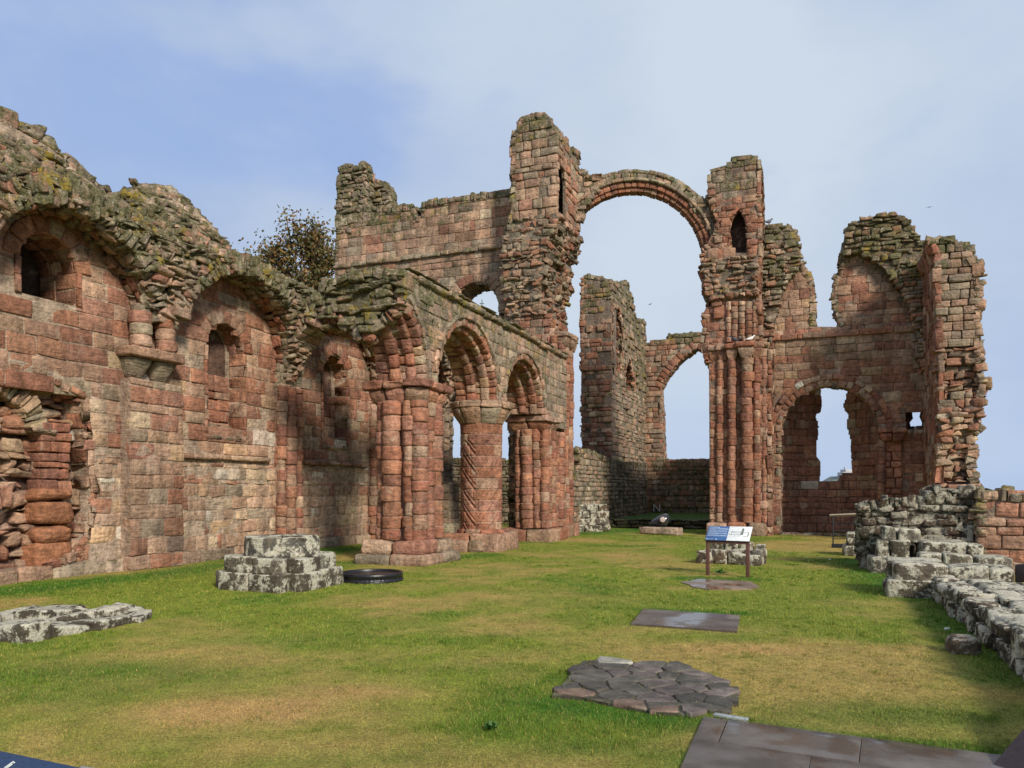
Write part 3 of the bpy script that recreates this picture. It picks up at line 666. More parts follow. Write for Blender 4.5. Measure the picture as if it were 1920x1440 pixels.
for k, ar in enumerate(arches):
    mb = MB(52+k); r_ = ar['r']; t1 = ar['t1']; c_ = ar['c']
    red = dict(R=.6, P=.45, B=.08)
    ring(mb, AC, c_, ZA_, r_+.36, r_+.47, 0, t1, -.10, .09, dict(G=.6, P=.4), w=.26, moss=.35, r=.02, L=5)
    ring(mb, AC, c_, ZA_, r_+.18, r_+.37, 0, t1-(2 if k == 0 else 0), -.30, .03, red, w=.20, moss=.12, r=.03, L=5)
    ring(mb, AC, c_, ZA_, r_+.06, r_+.22, 0, t1-(3 if k == 0 else 0), -.36, -.14, red, w=.30, moss=.06, r=.045, L=5, gap=.006, prot=.006)
    ring(mb, AC, c_, ZA_, r_+.10, r_+.30, 0, t1-(7 if k == 0 else 0), -.60, -.30, red, w=.2, moss=.04, r=.03, L=5)
    ring(mb, AC, c_, ZA_, r_-.04, r_+.16, 0, t1-(11 if k == 0 else 0), -.72, -.48, red, w=.30, moss=.04, r=.05, L=5, gap=.006, prot=.006)
    ring(mb, AC, c_, ZA_, r_+.03, r_+.26, 0, t1-(15 if k == 0 else 0), -1.08, -.66, red, w=.2, moss=.05, r=.03, L=5)
    mb.build('arch', M_STONE, root_arc)
# mossy broken mass over the clustered pier (stub of the aisle cross arch)
mb = MB(58); MP = UP(14.05)
mo = MP.px([(566, 604), (580, 585), (584, 556), (600, 548), (604, 528), (640, 520), (655, 508), (700, 505), (735, 512), (764, 508), (776, 515), (776, 548), (762, 566), (745, 585), (725, 603), (700, 618), (672, 640), (655, 620), (630, 600), (600, 612)]); mo = [(min(a, -8.0), b) for a, b in mo]
mb.slab(MP, mo, [], -1.35, -.10, (.12, .10, .07), .6)
face(mb, MP, lambda a, b: inpoly(a, b, mo), (-12.4, -7.6, 4.5, 6.6), .12, .34, dict(G=.75, P=.25), moss=.62, c0=-.3, c1=.0, prot=.07, r=.03, amp=.008, skew=.03, rot=.05, L=7, jh=.35, over=.08, gap=.0)
rim(mb, MP, mo[0:12], 1.3, dict(G=.8, P=.2), hm=.2, wm=.35, moss=.65, out=.02, prot=.03, flip=False, r=.03, amp=.008)
rim(mb, MP, mo[12:]+mo[:1], 1.3, dict(R=.4, P=.4, G=.3), hm=.2, wm=.3, moss=.15, out=.03, prot=.05, flip=False, r=.04, amp=.02)
mb.build('rubble_top', M_STONE, root_arc)
# cross arch over the aisle: thin rib plus rubble behind
mb = MB(59); XA = UP(16.2)
ring(mb, XA, -10.9, 4.1, 1.98, 2.16, 35, 178, -.9, .02, dict(G=.5, P=.5), w=.26, moss=.35, r=.02, L=5)
ring(mb, XA, -10.9, 4.1, 2.15, 2.7, 35, 160, -.9, -.12, dict(G=.6, P=.4), w=.22, moss=.45, r=.05, amp=.02, L=5)
for aa in range(3):
    ring(mb, XA, -10.9, 4.1, 1.82+aa*.02, 2.05, -2, 72-aa*12, -.35-.3*aa, -.05-.3*aa, dict(R=.6, P=.4), w=.22, moss=.05, r=.05, L=5)
mb.build('aisle_arch', M_STONE, root_arc)

def capital(mb, uv, h0, h1, z0, z1, z2, pw, moss=.1, n=1):
    """cushion (h0 -> h1) between z0 and z1 with an abacus up to z2"""
    def f(a, b, c):
        t = np.clip((c-z0)/(z1-z0), 0, 1); s_ = h0+(h1-h0)*np.sin(t*1.4); return UV(*uv)(a*s_, b*s_, c)
    cuts = np.linspace(-1, 1, n+1)
    for i in range(n):
        for j in range(n):
            mb.blocks([(cuts[i]+.008, cuts[i+1]-.008, cuts[j]+.008, cuts[j+1]-.008, z0, z1)], f, pal(mb.rng, 1, **pw), moss, L=7, r=.12, amp=.012, back=True)
    hh = h1+.05; cu = np.linspace(-hh, hh, n+1)
    for i in range(n):
        for j in range(n): mb.blocks([(cu[i]+.006, cu[i+1]-.006, cu[j]+.006, cu[j+1]-.006, z1-.01, z2)], UV(*uv), pal(mb.rng, 1, **pw), moss, L=7, r=.035, amp=.014, back=True)
def core(mb, uv, hu, hv, z0, z1, col=(.24, .15, .11)):
    u0, v0 = uv; f = UV(u0, v0); P = np.array([(-hu, -hv), (hu, -hv), (hu, hv), (-hu, hv)])
    lo = f(P[:, 0], P[:, 1], np.full(4, z0)); hi = f(P[:, 0], P[:, 1], np.full(4, z1)); V = np.concatenate([lo, hi])
    mb.add(V, [[0, 1, 5, 4], [1, 2, 6, 5], [2, 3, 7, 6], [3, 0, 4, 7], [4, 5, 6, 7]], None, col, .05)
def ashpier(mb, uv, hu, hv, z0, z1, pw, hm=.3, wm=.45, moss=.04, gap=.016):
    """squared pier: faced on its west and south sides"""
    u0, v0 = uv; core(mb, uv, hu-.015, hv-.015, z0, z1)
    west = UP(u0-hu); face(mb, west, lambda a, b: (a > v0-hv) & (a < v0+hv), (v0-hv, v0+hv, z0, z1), hm, wm, pw, moss=moss, c1=.02, prot=.012, L=5, r=.025, gap=gap)
    south = VP(v0+hv); face(mb, south, lambda a, b: (a > u0-hu) & (a < u0+hu), (u0-hu, u0+hu, z0, z1), hm, wm, pw, moss=moss, c1=.02, prot=.012, L=5, r=.025, gap=gap)
def plinth(mb, uv, hu, hv, z0, z1, pw, n=2, moss=.15, r=.05):
    f = UV(*uv); cu, cv = np.linspace(-hu, hu, n+1), np.linspace(-hv, hv, n+1)
    cu[1:-1] += mb.rng.uniform(-.1, .1, n-1); B = [(cu[i]+.006, cu[i+1]-.006, cv[j]+.006, cv[j+1]-.006, z0, z1+mb.rng.uniform(-.01, .01)) for i in range(n) for j in range(n)]
    mb.blocks(B, f, pal(mb.rng, len(B), **pw), moss, L=7, r=r, amp=.012, skew=.012, back=True)
red = dict(R=.9, P=.12)
# clustered pier
mb = MB(60); c0 = (15.25, -8.55); core(mb, c0, .46, .46, .5, 3.6)
ashpier(mb, c0, .44, .44, .5, 3.55, red, .29, .3)
for du, dv, Rr in ((-.50, -.38, .12), (-.56, -.10, .21), (-.50, .30, .13), (-.42, .50, .19), (-.02, .52, .14), (.30, .50, .20), (.52, .42, .10)):
    x, y = W(c0[0]+du, c0[1]+dv); shaft(mb, (x, y), Rr, .52, 3.56, red, .29, nw=1, prot=.014, amp=.011)
mb.build('clustered_pier', M_STONE, root_arc); CP = bpy.data.objects['clustered_pier']
mb = MB(61); capital(mb, (c0[0]-.02, c0[1]+.02), .54, .72, 3.44, 3.84, 4.0, dict(R=.8, P=.3), n=3); mb.build('capital', M_STONE, CP)
mb = MB(62); plinth(mb, c0, .92, .90, -.05, .22, dict(P=.6, R=.3, G=.2), 2, .2, .08); plinth(mb, (c0[0], c0[1]), .80, .78, .20, .52, dict(P=.6, R=.4), 2, .12, .10); mb.build('pier_base', M_STONE, CP)
# round pillar with spiral chevron grooves
mb = MB(63); pc = (19.3, -8.55); x, y = W(*pc); Rp = .575; C = Cyl(x, y, Rp, -270)
na, nb = 240, 420; A1 = np.linspace(0, 2*math.pi*Rp, na); Z1 = np.linspace(.45, 3.42, nb); ch = (3.42-.45)/10
rowr = np.random.default_rng(9); offs = rowr.uniform(0, 1, 40); pil_cols = pal(rowr, 400, R=.9, P=.18)
def pil_disp(a, b):
    t = a/Rp; rw = np.floor((b-.45)/ch).astype(int); fr = (b-.45)/ch-rw
    per = 5; ph = t/(2*math.pi)*per+offs[np.clip(rw, 0, 39)]; fj = ph-np.floor(ph)
    jv = np.minimum(fj, 1-fj)*2*math.pi*Rp/per; jh_ = np.minimum(fr, 1-fr)*ch
    d = -.022*np.exp(-(jh_/.014)**2)-.018*np.exp(-(jv/.012)**2)
    # chevrons: zig-zag down the shaft
    tri = np.abs(((t*2/math.pi*1.0+.15) % 2)-1); s_ = ((b*1.0+tri*1.05)/.48) % 1
    gr = np.exp(-((s_-.5)/.10)**2)+.6*np.exp(-((s_-.82)/.06)**2)
    wear = .4+1.0*fbm(t*1.5+4, b*1.2, 3)
    return d-.055*gr*wear*(b < 2.95)+(fbm(t*6, b*5, 4)-.5)*.024
def pil_col(a, b):
    t = a/Rp; rw = np.clip(np.floor((b-.45)/ch).astype(int), 0, 39); ph = np.floor(t/(2*math.pi)*5+offs[rw]).astype(int)
    fr = (b-.45)/ch-np.floor((b-.45)/ch); jh_ = np.minimum(fr, 1-fr)*ch
    c = pil_cols[(rw*7+ph) % 400]; return np.where((jh_ < .009)[..., None], np.array([.40, .27, .19]), c)
mb.grid(C, A1, Z1, pil_disp, col=pil_col, moss=.02)
mb.build('round_pillar', M_STONE, root_arc); RP = bpy.data.objects['round_pillar']
mb = MB(64)
def fl(z0, z1, d): 
    return lambda a, b, c: C(a, b, c+d*np.sin(np.clip((b-z0)/(z1-z0), 0, 1)*1.45))
L8 = 2*math.pi*Rp/8
mb.blocks([(i*L8+.006, (i+1)*L8-.006, 3.40, 3.82, -.3, .03) for i in range(8)], fl(3.46, 3.82, .20), pal(mb.rng, 8, P=.6, R=.3, G=.2), .15, L=7, r=.05, amp=.01, back=True)
mb.blocks([(i*L8+.006, (i+1)*L8-.006, 3.82, 4.0, -.4, .27) for i in range(8)], C, pal(mb.rng, 8, P=.5, G=.5), .3, L=7, r=.04, amp=.012, back=True)
core(mb, pc, .4, .4, 3.3, 4.05); mb.build('capital', M_STONE, RP)
mb = MB(65); plinth(mb, pc, .80, .80, -.05, .46, dict(P=.5, R=.3, G=.2), 2, .2, .07); plinth(mb, (pc[0], pc[1]), .98, .45, -.05, .30, dict(P=.5, R=.3, G=.3), 2, .25, .07)
mb.blocks([(i*L8+.006, (i+1)*L8-.006, .40, .56, -.3, .10) for i in range(8)], C, pal(mb.rng, 8, R=.6, P=.4), .1, L=5, r=.05, amp=.008, back=True); mb.build('pier_base', M_STONE, RP)
# respond against the crossing pier
mb = MB(66); rc = (23.5, -8.55); ashpier(mb, (24.0, -8.55), .9, .44, .4, 3.55, red, .28, .32)
for du, dv, Rr in ((-.45, -.34, .12), (-.50, -.04, .20), (-.44, .26, .12), (-.34, .50, .16), (.04, .50, .12), (.34, .50, .17), (.8, .48, .14), (1.15, .5, .18)):
    x, y = W(rc[0]+du, rc[1]+dv); shaft(mb, (x, y), Rr, .4, 3.56, red, .28, nw=1)
mb.build('respond_pier', M_STONE, root_arc); RS = bpy.data.objects['respond_pier']
mb = MB(67); capital(mb, (rc[0], rc[1]), .50, .68, 3.45, 3.82, 3.99, dict(R=.6, P=.5), n=2); mb.build('capital', M_STONE, RS)
mb = MB(68); plinth(mb, (23.55, -8.5), .95, .85, -.05, .38, dict(P=.6, R=.3, G=.2), 2, .2, .07); mb.build('pier_base', M_STONE, RS)

# ------------------------------------------------------------------ north transept wall (behind the arcade)
def poly_wall(mb, pl, outline, holes, thick, hm, wm, pw, moss=.1, rimseg=None, rimpw=None, rimmoss=.4, colc=(.26, .19, .14), holemoss=.05, hole_depth=None, **kw):
    mb.slab(pl, outline, holes, -thick, -(kw.get('prot', .012)*1.3), colc, .25)
    xs = [p[0] for p in outline]; ys = [p[1] for p in outline]
    def ins(a, b):
        r = inpoly(a, b, outline)
        for h_ in holes: r &= ~inpoly(a, b, h_)
        return r
    face(mb, pl, ins, (min(xs), max(xs), max(min(ys), 0), max(ys)), hm, wm, pw, moss=moss, **kw)
    ar = sum(outline[i][0]*outline[(i+1) % len(outline)][1]-outline[(i+1) % len(outline)][0]*outline[i][1] for i in range(len(outline)))
    for sg in (rimseg or []):
        rim(mb, pl, outline[sg[0]:sg[1]+1], thick, rimpw or pw, moss=rimmoss, flip=(ar > 0))
    for h_ in holes:
        ah = sum(h_[i][0]*h_[(i+1) % len(h_)][1]-h_[(i+1) % len(h_)][0]*h_[i][1] for i in range(len(h_)))
        rim(mb, pl, list(h_)+[h_[0]], thick, rimpw or pw, hm=.22, wm=.35, moss=holemoss, flip=(ah < 0), out=.02, prot=.02, front=.01)
    return ins
root = thing('transept_wall', W(26, -13), 'tall ashlar wall behind the nave arcade with a moulded string course and a stepped mossy top', 'wall')
TW = UP(26.0)
ol = TW.px([(627, 1000), (627, 560), (629, 497), (631, 400)]) + TW.px([(631, 388), (650, 386), (690, 389), (736, 390), (752, 389), (775, 387), (782, 409), (789, 409), (791, 382), (810, 378), (830, 376), (850, 372), (875, 369), (900, 366), (930, 362), (962, 359)]) + TW.px([(962, 1000)])
ol = [(a, (-.2 if i in (0, len(ol)-1) else b)) for i, (a, b) in enumerate(ol)]
uh = arch_hole(-11.75, .98, 8.35, 6.9); lh = [(-9.3, -.1)]+arcpts(-11.3, 4.25, 2.0, 0, 180)+[(-13.3, -.1)]
lh = [(a, max(b, .02)) for a, b in lh]
mb = MB(70)
tw_moss = lambda a, b: .06+.62*np.clip((b-11.1)/1.6, 0, 1)+.30*np.clip(1-np.abs(a+15.3)/1.1, 0, 1)*(b > 10)
poly_wall(mb, TW, ol, [uh, lh], 1.25, .33, .50, dict(P=.72, R=.16, G=.14, B=.06), moss=tw_moss, rimseg=[(0, 3), (4, len(ol)-2)], rimpw=dict(G=.6, P=.4), rimmoss=.6, c1=.014, prot=.007, gap=.012, jh=.10, L=4, r=.012, amp=.004)
# mossy rough raised corner and a second lower lump behind it
for pl_, pts_, th_ in ((TW, [(632, 440), (631, 392), (633, 350), (637, 330), (636, 313), (652, 309), (668, 311), (684, 305), (687, 322), (684, 334), (688, 350), (684, 372), (690, 392), (690, 440)], .55),
                       (UP(26.75), [(668, 440), (668, 350), (676, 346), (696, 350), (699, 341), (712, 338), (726, 345), (733, 360), (732, 378), (738, 392), (738, 440)], .5)):
    pp_ = pl_.px(pts_); mb.slab(pl_, pp_, [], -th_, -.06, (.12, .11, .07), .6)
    face(mb, pl_, lambda a, b: inpoly(a, b, pp_), (min(p[0] for p in pp_), max(p[0] for p in pp_), pp_[0][1], 15.5), .17, .34, dict(G=.8, P=.25), moss=.46, c0=-.2, c1=.04, prot=.04, r=.03, amp=.010, skew=.025, rot=.04, over=.07, L=5)
    rim(mb, pl_, pp_[1:-1], th_, dict(G=.8, P=.2), hm=.2, wm=.28, moss=.55, flip=False, out=.04, prot=.04, r=.04)
mb.build('masonry', M_STONE, root)
mb = MB(71)
face(mb, TW, lambda a, b: a > -17.95, (-18.0, -9.9, 10.45, 10.62), .17, .7, dict(P=.6, G=.4), moss=.42, c0=-.05, c1=.14, prot=.015, r=.04, amp=.01, L=5)
mb.build('string_course', M_STONE, root)
mb = MB(72); ring(mb, TW, -11.75, 8.35, .98, 1.30, -8, 188, -.9, .05, dict(P=.7, R=.3), w=.30, moss=.12, r=.02); ring(mb, TW, -11.3, 4.25, 2.0, 2.26, 0, 180, -.8, .06, dict(P=.6, R=.4), w=.26, moss=.25, r=.03)
ring(mb, TW, -11.3, 4.25, 2.27, 2.40, 0, 180, -.2, .12, dict(G=.5, P=.5), w=.4, moss=.45, r=.03)
mb.build('arch', M_STONE, root)
# broken return wall seen through the arches
root = thing('low_transept_wall', W(34, -13), 'low dark mossy wall seen through the gaps of the nave arcade', 'wall')
mb = MB(73); LW = UP(34.0); o2 = [(-20, -.2), (-9.2, -.2), (-9.2, 2.7), (-10, 2.95), (-11.5, 3.0), (-12.6, 3.15), (-14, 3.0), (-20, 3.2)]
poly_wall(mb, LW, o2, [], .8, .2, .36, dict(G=.7, P=.3), moss=.5, rimseg=[(1, 7)], rimmoss=.6, c1=.03, prot=.03, r=.04, amp=.012, skew=.02, jh=.3)
mb.build('masonry', M_STONE, root)
root = thing('side_chapel_pier', W(26.2, -12.9), 'rough square stone pier seen between the clustered pier and the round pillar', 'pier')
mb = MB(74); ashpier(mb, (26.0, -12.95), .45, .32, 0, 1.9, dict(G=.6, P=.4), .3, .4, moss=.2); plinth(mb, (25.9, -12.9), .65, .6, -.05, .4, dict(G=.7, P=.3), 2, .3, .08)
mb.build('masonry', M_STONE, root)

# ------------------------------------------------------------------ north-west crossing tower
root_t = thing('crossing_tower', W(26.5, -9.2), 'tallest broken tower stump with a dark doorway slot, left of the great arch', 'tower')
TF, TB = 25.15, 27.9; T0 = UP(TF); T1 = UP(TB)
def ragged(pts, step, amp, rng):
    """roughen a traced edge: stones stick out of it unevenly"""
    out = [pts[0]]
    for (x0, y0), (x1, y1) in zip(pts[:-1], pts[1:]):
        L = math.hypot(x1-x0, y1-y0); n = max(1, int(L/step))
        for i in range(1, n+1): out.append((x0+(x1-x0)*i/n+rng.normal(0, amp), y0+(y1-y0)*i/n+rng.normal(0, amp*.4)))
    return out
rg = np.random.default_rng(77)
left = T0.px([(956, 1000), (956, 600), (948, 560), (944, 500), (950, 450), (954, 410), (960, 395), (960, 249)])
topp = T0.px([(961, 248), (970, 243), (972, 228), (978, 220), (990, 215), (1006, 213), (1022, 214), (1031, 224), (1035, 240)])
rt = T1.px([(1050, 255), (1064, 262), (1071, 277), (1086, 288), (1086, 303), (1095, 312), (1098, 328), (1104, 338), (1094, 372), (1084, 402), (1081, 430), (1088, 447), (1090, 458), (1084, 470), (1080, 488), (1070, 497), (1074, 512), (1064, 530), (1072, 542), (1064, 560), (1058, 580), (1057, 600), (1064, 612)])
TBL = 26.75; rt2 = UP(TBL).px([(1066, 615), (1064, 640), (1062, 700), (1062, 1000)])
ol = left+topp+rt+rt2; ol[0] = (ol[0][0], -.2); ol[-1] = (ol[-1][0], -.2)
z400 = 11.1; z300 = T0.px([(1040, 300)])[0][1]
def sub(poly, f): # keep the part of a polygon between two heights (sampled)
    return [p for p in poly if f(p)]
mb = MB(80)
VS = -8.32
def tins(a, b): return inpoly(a, b, ol)
nl, nt_ = len(left), len(topp)
low = left[:7]+[(left[6][0], 11.0)]; rlow = [p for p in rt if p[1] < 11.0]; rlow = [(VS+.1, 11.0)]+rlow[1:]; low = left[:6]+[(left[6][0], 11.0), (rlow[0][0], 11.0)]+rlow
mb.slab(T0, [(left[1][0], 6.9)]+left[2:6]+[(left[6][0], 11.05), (rlow[0][0], 11.05)]+rlow+[(rlow[-1][0], 6.9)], [], -(TB-TF), 0, (.22, .17, .12), .25)
mb.slab(T0, [(left[0][0], -.2), (left[0][0], 6.9), (rt2[0][0], 6.9), (rt2[-1][0], -.2)], [], -(TBL-TF), 0, (.26, .18, .13), .1)
VS = -8.32; SFc = VP(VS); topS = SFc.px([(1037, 235), (1046, 250), (1054, 256), (1064, 262), (1070, 276), (1085, 287), (1088, 303), (1095, 310), (1101, 330)])
topS = [(min(max(u, TF+.02), TB), z) for u, z in topS]; topS[-1] = (TB, topS[-1][1])
zT = lambda u: float(np.interp(u, [p[0] for p in topS], [p[1] for p in topS]))
slot_c = (.20, 1.2); z_s1 = SFc.px([(1046, 302)])[0][1]; z_s0 = 11.15
west = [(left[6][0], 10.95), left[7]]+topp[:-1]+[(VS+.02, topp[-1][1]), (VS+.02, 10.95)]
mb.slab(T0, west, [], -slot_c[0], -.02, (.22, .17, .12), .2)
so_ = [(TF+.04, 10.95), (TB, 10.95)]+topS[::-1]+[(TF+.04, topS[0][1])]
sa_, sb_ = TF+.22, TF+1.12; slot = [(sa_, z_s0), (sb_, z_s0), (sb_, z_s1-.5), (sb_-.25, z_s1), (sa_, z_s1)]
mb.slab(SFc, so_, [slot], -.12, -.02, (.22, .17, .12), .2)
up2 = [(u, z-.10) for u, z in topS[::-1]]; dN = -(VS-left[7][0])+.03; uc_ = TF+1.75
mb.slab(SFc, [(uc_, 10.95), (TB, 10.95)]+[p for p in up2 if p[0] > uc_]+[(uc_, zT(uc_)-.1)], [], dN, -.13, (.10, .07, .055), .2)
mb.slab(SFc, [(TF+.25, z_s1+.12), (uc_-.005, z_s1+.12), (uc_-.005, zT(uc_)-.1)]+[p for p in up2 if TF+.25 < p[0] < uc_]+[(TF+.25, topS[0][1]-.1)], [], dN, -.13, (.10, .07, .055), .2)
mb.slab(SFc, [(TF+.25, 10.95), (uc_-.005, 10.95), (uc_-.005, z_s1+.11), (TF+.25, z_s1+.11)], [], dN, dN+.25, (.10, .07, .055), .2)
face(mb, SFc, lambda a, b: inpoly(a, b, so_) & ~inpoly(a, b, slot), (TF, TB, 11.0, 16), .28, .34, dict(R=.55, P=.4, G=.1), moss=lambda a, b: .1+.45*np.clip((b-12.6)/1.2, 0, 1), c0=-.06, c1=.03, prot=.025, r=.03, L=5, over=.0, gap=.016)
rim(mb, SFc, topS, 1.5, dict(G=.6, P=.4), hm=.3, wm=.28, moss=.5, flip=False, out=.06, prot=.06, r=.04, amp=.016)
tm = lambda a, b: .12+.55*np.clip((b-12.8)/1.8, 0, 1)+.30*((b > 7.6) & (b < 11.2))
face(mb, T0, lambda a, b: inpoly(a, b, west) & (b > 11.1), (-10.3, -6.5, 11.1, 15.6), .30, .42, dict(P=.62, R=.14, G=.3), moss=tm, c1=.03, prot=.025, r=.03, gap=.016, L=5, jh=.2, over=.05)
rub = lambda a, b: .16*np.clip((11.0-b)/1.0, 0, 1)*np.clip((b-7.6)/1.0, 0, 1)+.26*(fbm(a*1.8, b*1.8, 3)-.4)
inr = lambda a, b: tins(a, b) & (b <= 11.1) & (b > 7.7)
mb.grid(T0, np.arange(-10.6, -6.8, .08), np.arange(7.6, 11.2, .08), lambda a, b: rub(a, b), col=(.20, .16, .115), moss=.3, keep=inr)
face(mb, T0, inr, (-10.6, -6.6, 7.7, 11.1), .15, .30, dict(P=.45, G=.35, R=.2, B=.08), moss=.34, cf=rub, c0=-.12, c1=.07, prot=.05, r=.04, amp=.014, skew=.03, rot=.10, over=.10, L=5, jh=.35)
face(mb, T0, lambda a, b: (a > left[0][0]) & (a < rt2[-1][0]), (left[0][0], rt2[-1][0], 0, 7.7), .28, .40, dict(R=.5, P=.5), moss=.06, c1=.03, prot=.02, r=.025, L=5)
# east-facing broken side seen obliquely: stones right through the thickness
segL = [p for p in rt if p[1] <= 11.3]
rim(mb, T0, segL, TB-TF, dict(P=.5, G=.3, R=.3), hm=.18, wm=.28, moss=.28, flip=False, out=.06, prot=.08, r=.04, amp=.018)
rim(mb, T0, rt2, TBL-TF, dict(R=.7, P=.3), hm=.26, wm=.30, moss=.06, flip=False, out=.03, prot=.015)
rim(mb, T0, left+topp, 1.2, dict(P=.5, G=.5), hm=.3, wm=.30, moss=.4, flip=False, out=.03, prot=.03)
mb.build('masonry', M_STONE, root_t)
mb = MB(81)
for u_, v_, R_ in ((25.12, -9.1, .12), (25.08, -8.72, .15), (25.12, -8.40, .11), (25.45, -8.22, .15), (25.85, -8.20, .12), (26.25, -8.20, .15), (26.6, -8.26, .11)):
    x, y = W(u_, v_); shaft(mb, (x, y), R_, .35, 6.95 if v_ > -8.5 else 6.2, dict(R=.8, P=.2), .30, nw=1, moss=.06)
for u_, v_, hh in ((25.5, -8.22, .24), (26.15, -8.2, .26), (26.6, -8.25, .2)):
    capital(mb, (u_, v_), hh*.6, hh, 6.6, 6.95, 7.12, dict(P=.6, G=.4), moss=.35)
mb.build('shaft_cluster', M_STONE, root_t)
mb = MB(82); plinth(mb, (25.7, -8.75), .95, .85, -.05, .42, dict(R=.5, P=.5), 3, .15, .08); mb.build('pier_base', M_STONE, root_t)

# ------------------------------------------------------------------ the great diagonal rib
wp0, wp1 = W(27.55, -8.35), W(29.3, -3.2)
RB = Plane(wp0, wp1-wp0)
root_r = thing('rainbow_arch', (wp0+wp1)/2, 'great free standing rib arching through the sky between the two tall piers', 'arch')
pc_ = RB.px([(1187, 490), (1320, 490), (1187, 357)]); ca_, cz_ = pc_[0][0], pc_[0][1]; ri = (pc_[1][0]-ca_+pc_[2][1]-cz_)/2
mb = MB(90)
gy = dict(G=.65, P=.35)
ring(mb, RB, ca_, cz_, ri+.02, ri+.22, -14, 143, -.55, -.12, dict(R=.95, P=.05), w=.26, moss=.02, r=.03, L=5, prot=.006, gap=.008)
ring(mb, RB, ca_, cz_, ri+.16, ri+.36, -12, 142, -.30, -.02, dict(R=.95, P=.05), w=.26, moss=.03, r=.03, L=5, prot=.006, gap=.008)
ring(mb, RB, ca_, cz_, ri+.16, ri+.40, -12, 142, -.75, -.40, dict(R=.85, P=.2), w=.2, moss=.03, r=.06, L=5)
ring(mb, RB, ca_, cz_, ri+.36, ri+.48, -6, 140, -.72, .10, gy, w=.5, moss=.35, r=.03, L=5)
ring(mb, RB, ca_, cz_, ri+.47, ri+.68, -2, 138, -.70, -.02, gy, w=.32, moss=.46, r=.03, prot=.025, L=5)
ring(mb, RB, ca_, cz_, ri+.67, ri+.82, 20, 134, -.66, -.03, gy, w=.36, moss=.5, r=.025, prot=.022, L=5)
mb.build('rib', M_STONE, root_r)
# haunches
mb = MB(91)
hl = RB.px([(1086, 415), (1100, 385), (1118, 362), (1128, 350), (1128, 330), (1106, 330), (1090, 318), (1076, 330), (1074, 415)])
hr = RB.px([(1372, 520), (1352, 480), (1334, 440), (1312, 405), (1290, 382), (1300, 371), (1318, 374), (1334, 366), (1346, 372), (1372, 372)])
hl2 = [(a, b) for a, b in hl]; hr2 = [(a, b) for a, b in hr]
for o_ in (hl2, hr2):
    poly_wall(mb, RB, o_, [], .7, .2, .34, dict(G=.6, P=.4), moss=.42, rimseg=[(0, len(o_)-1)], rimmoss=.5, c1=.02, prot=.03, r=.03, amp=.012, over=.05)
mb.build('haunch', M_STONE, root_r)

# ------------------------------------------------------------------ south-east crossing pier
root_p = thing('crossing_pier', W(29.6, -2.9), 'tall clustered pier under the right foot of the great arch, dark lancet near its top', 'pier')
PF = 28.9; PP = UP(PF)
ol = PP.px([(1331, 1000), (1330, 800), (1329, 680), (1326, 662), (1322, 640), (1326, 612), (1321, 597), (1333, 577), (1330, 560), (1323, 545), (1322, 522), (1315, 506), (1323, 497), (1319, 472), (1334, 462), (1345, 440), (1352, 415), (1346, 400), (1334, 372), (1334, 340), (1335, 326), (1345, 320), (1358, 319), (1370, 316), (1371, 304), (1388, 301), (1404, 298), (1418, 300)])
ol += UP(PF+.5).px([(1421, 330), (1422, 390), (1424, 470), (1421, 520), (1425, 650), (1441, 655), (1441, 1000)])
ol[0] = (ol[0][0], -.2); ol[-1] = (ol[-1][0], -.2)
lan = PP.px([(1401, 474), (1401, 424), (1395, 404), (1385, 390), (1374, 404), (1367, 424), (1367, 474)])
zr0, zr1 = PP.px([(1380, 560)])[0][1], PP.px([(1380, 482)])[0][1]; zt = PP.px([(1380, 375)])[0][1]; zcap = PP.px([(1380, 645)])[0][1]
mb = MB(100)
pm = lambda a, b: .06+.30*((b > zr0) & (b < zr1))+.5*np.clip((b-zt+.3)/.8, 0, 1)
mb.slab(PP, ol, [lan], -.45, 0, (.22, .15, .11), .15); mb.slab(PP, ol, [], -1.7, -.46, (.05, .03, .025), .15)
inp = lambda a, b: inpoly(a, b, ol) & ~inpoly(a, b, lan)
rubp = lambda a, b: .12*((b > zr0) & (b < zr1))+.2*(fbm(a*1.9, b*1.9, 3)-.4)
face(mb, PP, lambda a, b: inp(a, b) & ((b <= zr0) | ((b > zr1) & (b < zt))), (-4.5, 0, 0, 13.5), .28, .34, dict(R=.75, P=.3), moss=pm, c1=.025, prot=.02, r=.025, L=5)
face(mb, PP, lambda a, b: inp(a, b) & (b > zt), (-4.5, 0, 8, 14.5), .28, .40, dict(P=.5, G=.5), moss=pm, c1=.025, prot=.02, r=.03, L=5)
inq = lambda a, b: inp(a, b) & (b > zr0) & (b <= zr1)
mb.grid(PP, np.arange(-4.4, -1, .08), np.arange(zr0-.1, zr1+.1, .08), rubp, col=(.18, .14, .10), moss=.3, keep=inq)
face(mb, PP, inq, (-4.5, 0, zr0, zr1), .14, .26, dict(P=.45, G=.35, R=.3), moss=.32, cf=rubp, c1=.08, prot=.06, r=.04, amp=.015, skew=.03, rot=.12, over=.06, L=5)
rim(mb, PP, lan[:], .44, dict(R=.6, P=.4), hm=.22, wm=.24, moss=.05, flip=False, out=.02, prot=.015, front=.02)
rim(mb, PP, ol[2:20], 1.2, dict(R=.6, P=.3, G=.15), hm=.20, wm=.28, moss=.15, flip=True, out=.05, prot=.07, r=.035, amp=.015)
rim(mb, PP, ol[19:29], 1.2, dict(P=.4, G=.6), hm=.3, wm=.3, moss=.5, flip=True, out=.03, prot=.05)
rim(mb, PP, ol[-7:], 1.6, dict(R=.6, P=.4), hm=.3, wm=.3, moss=.2, flip=True, out=.02, prot=.01)
mb.build('masonry', M_STONE, root_p)
mb = MB(101)
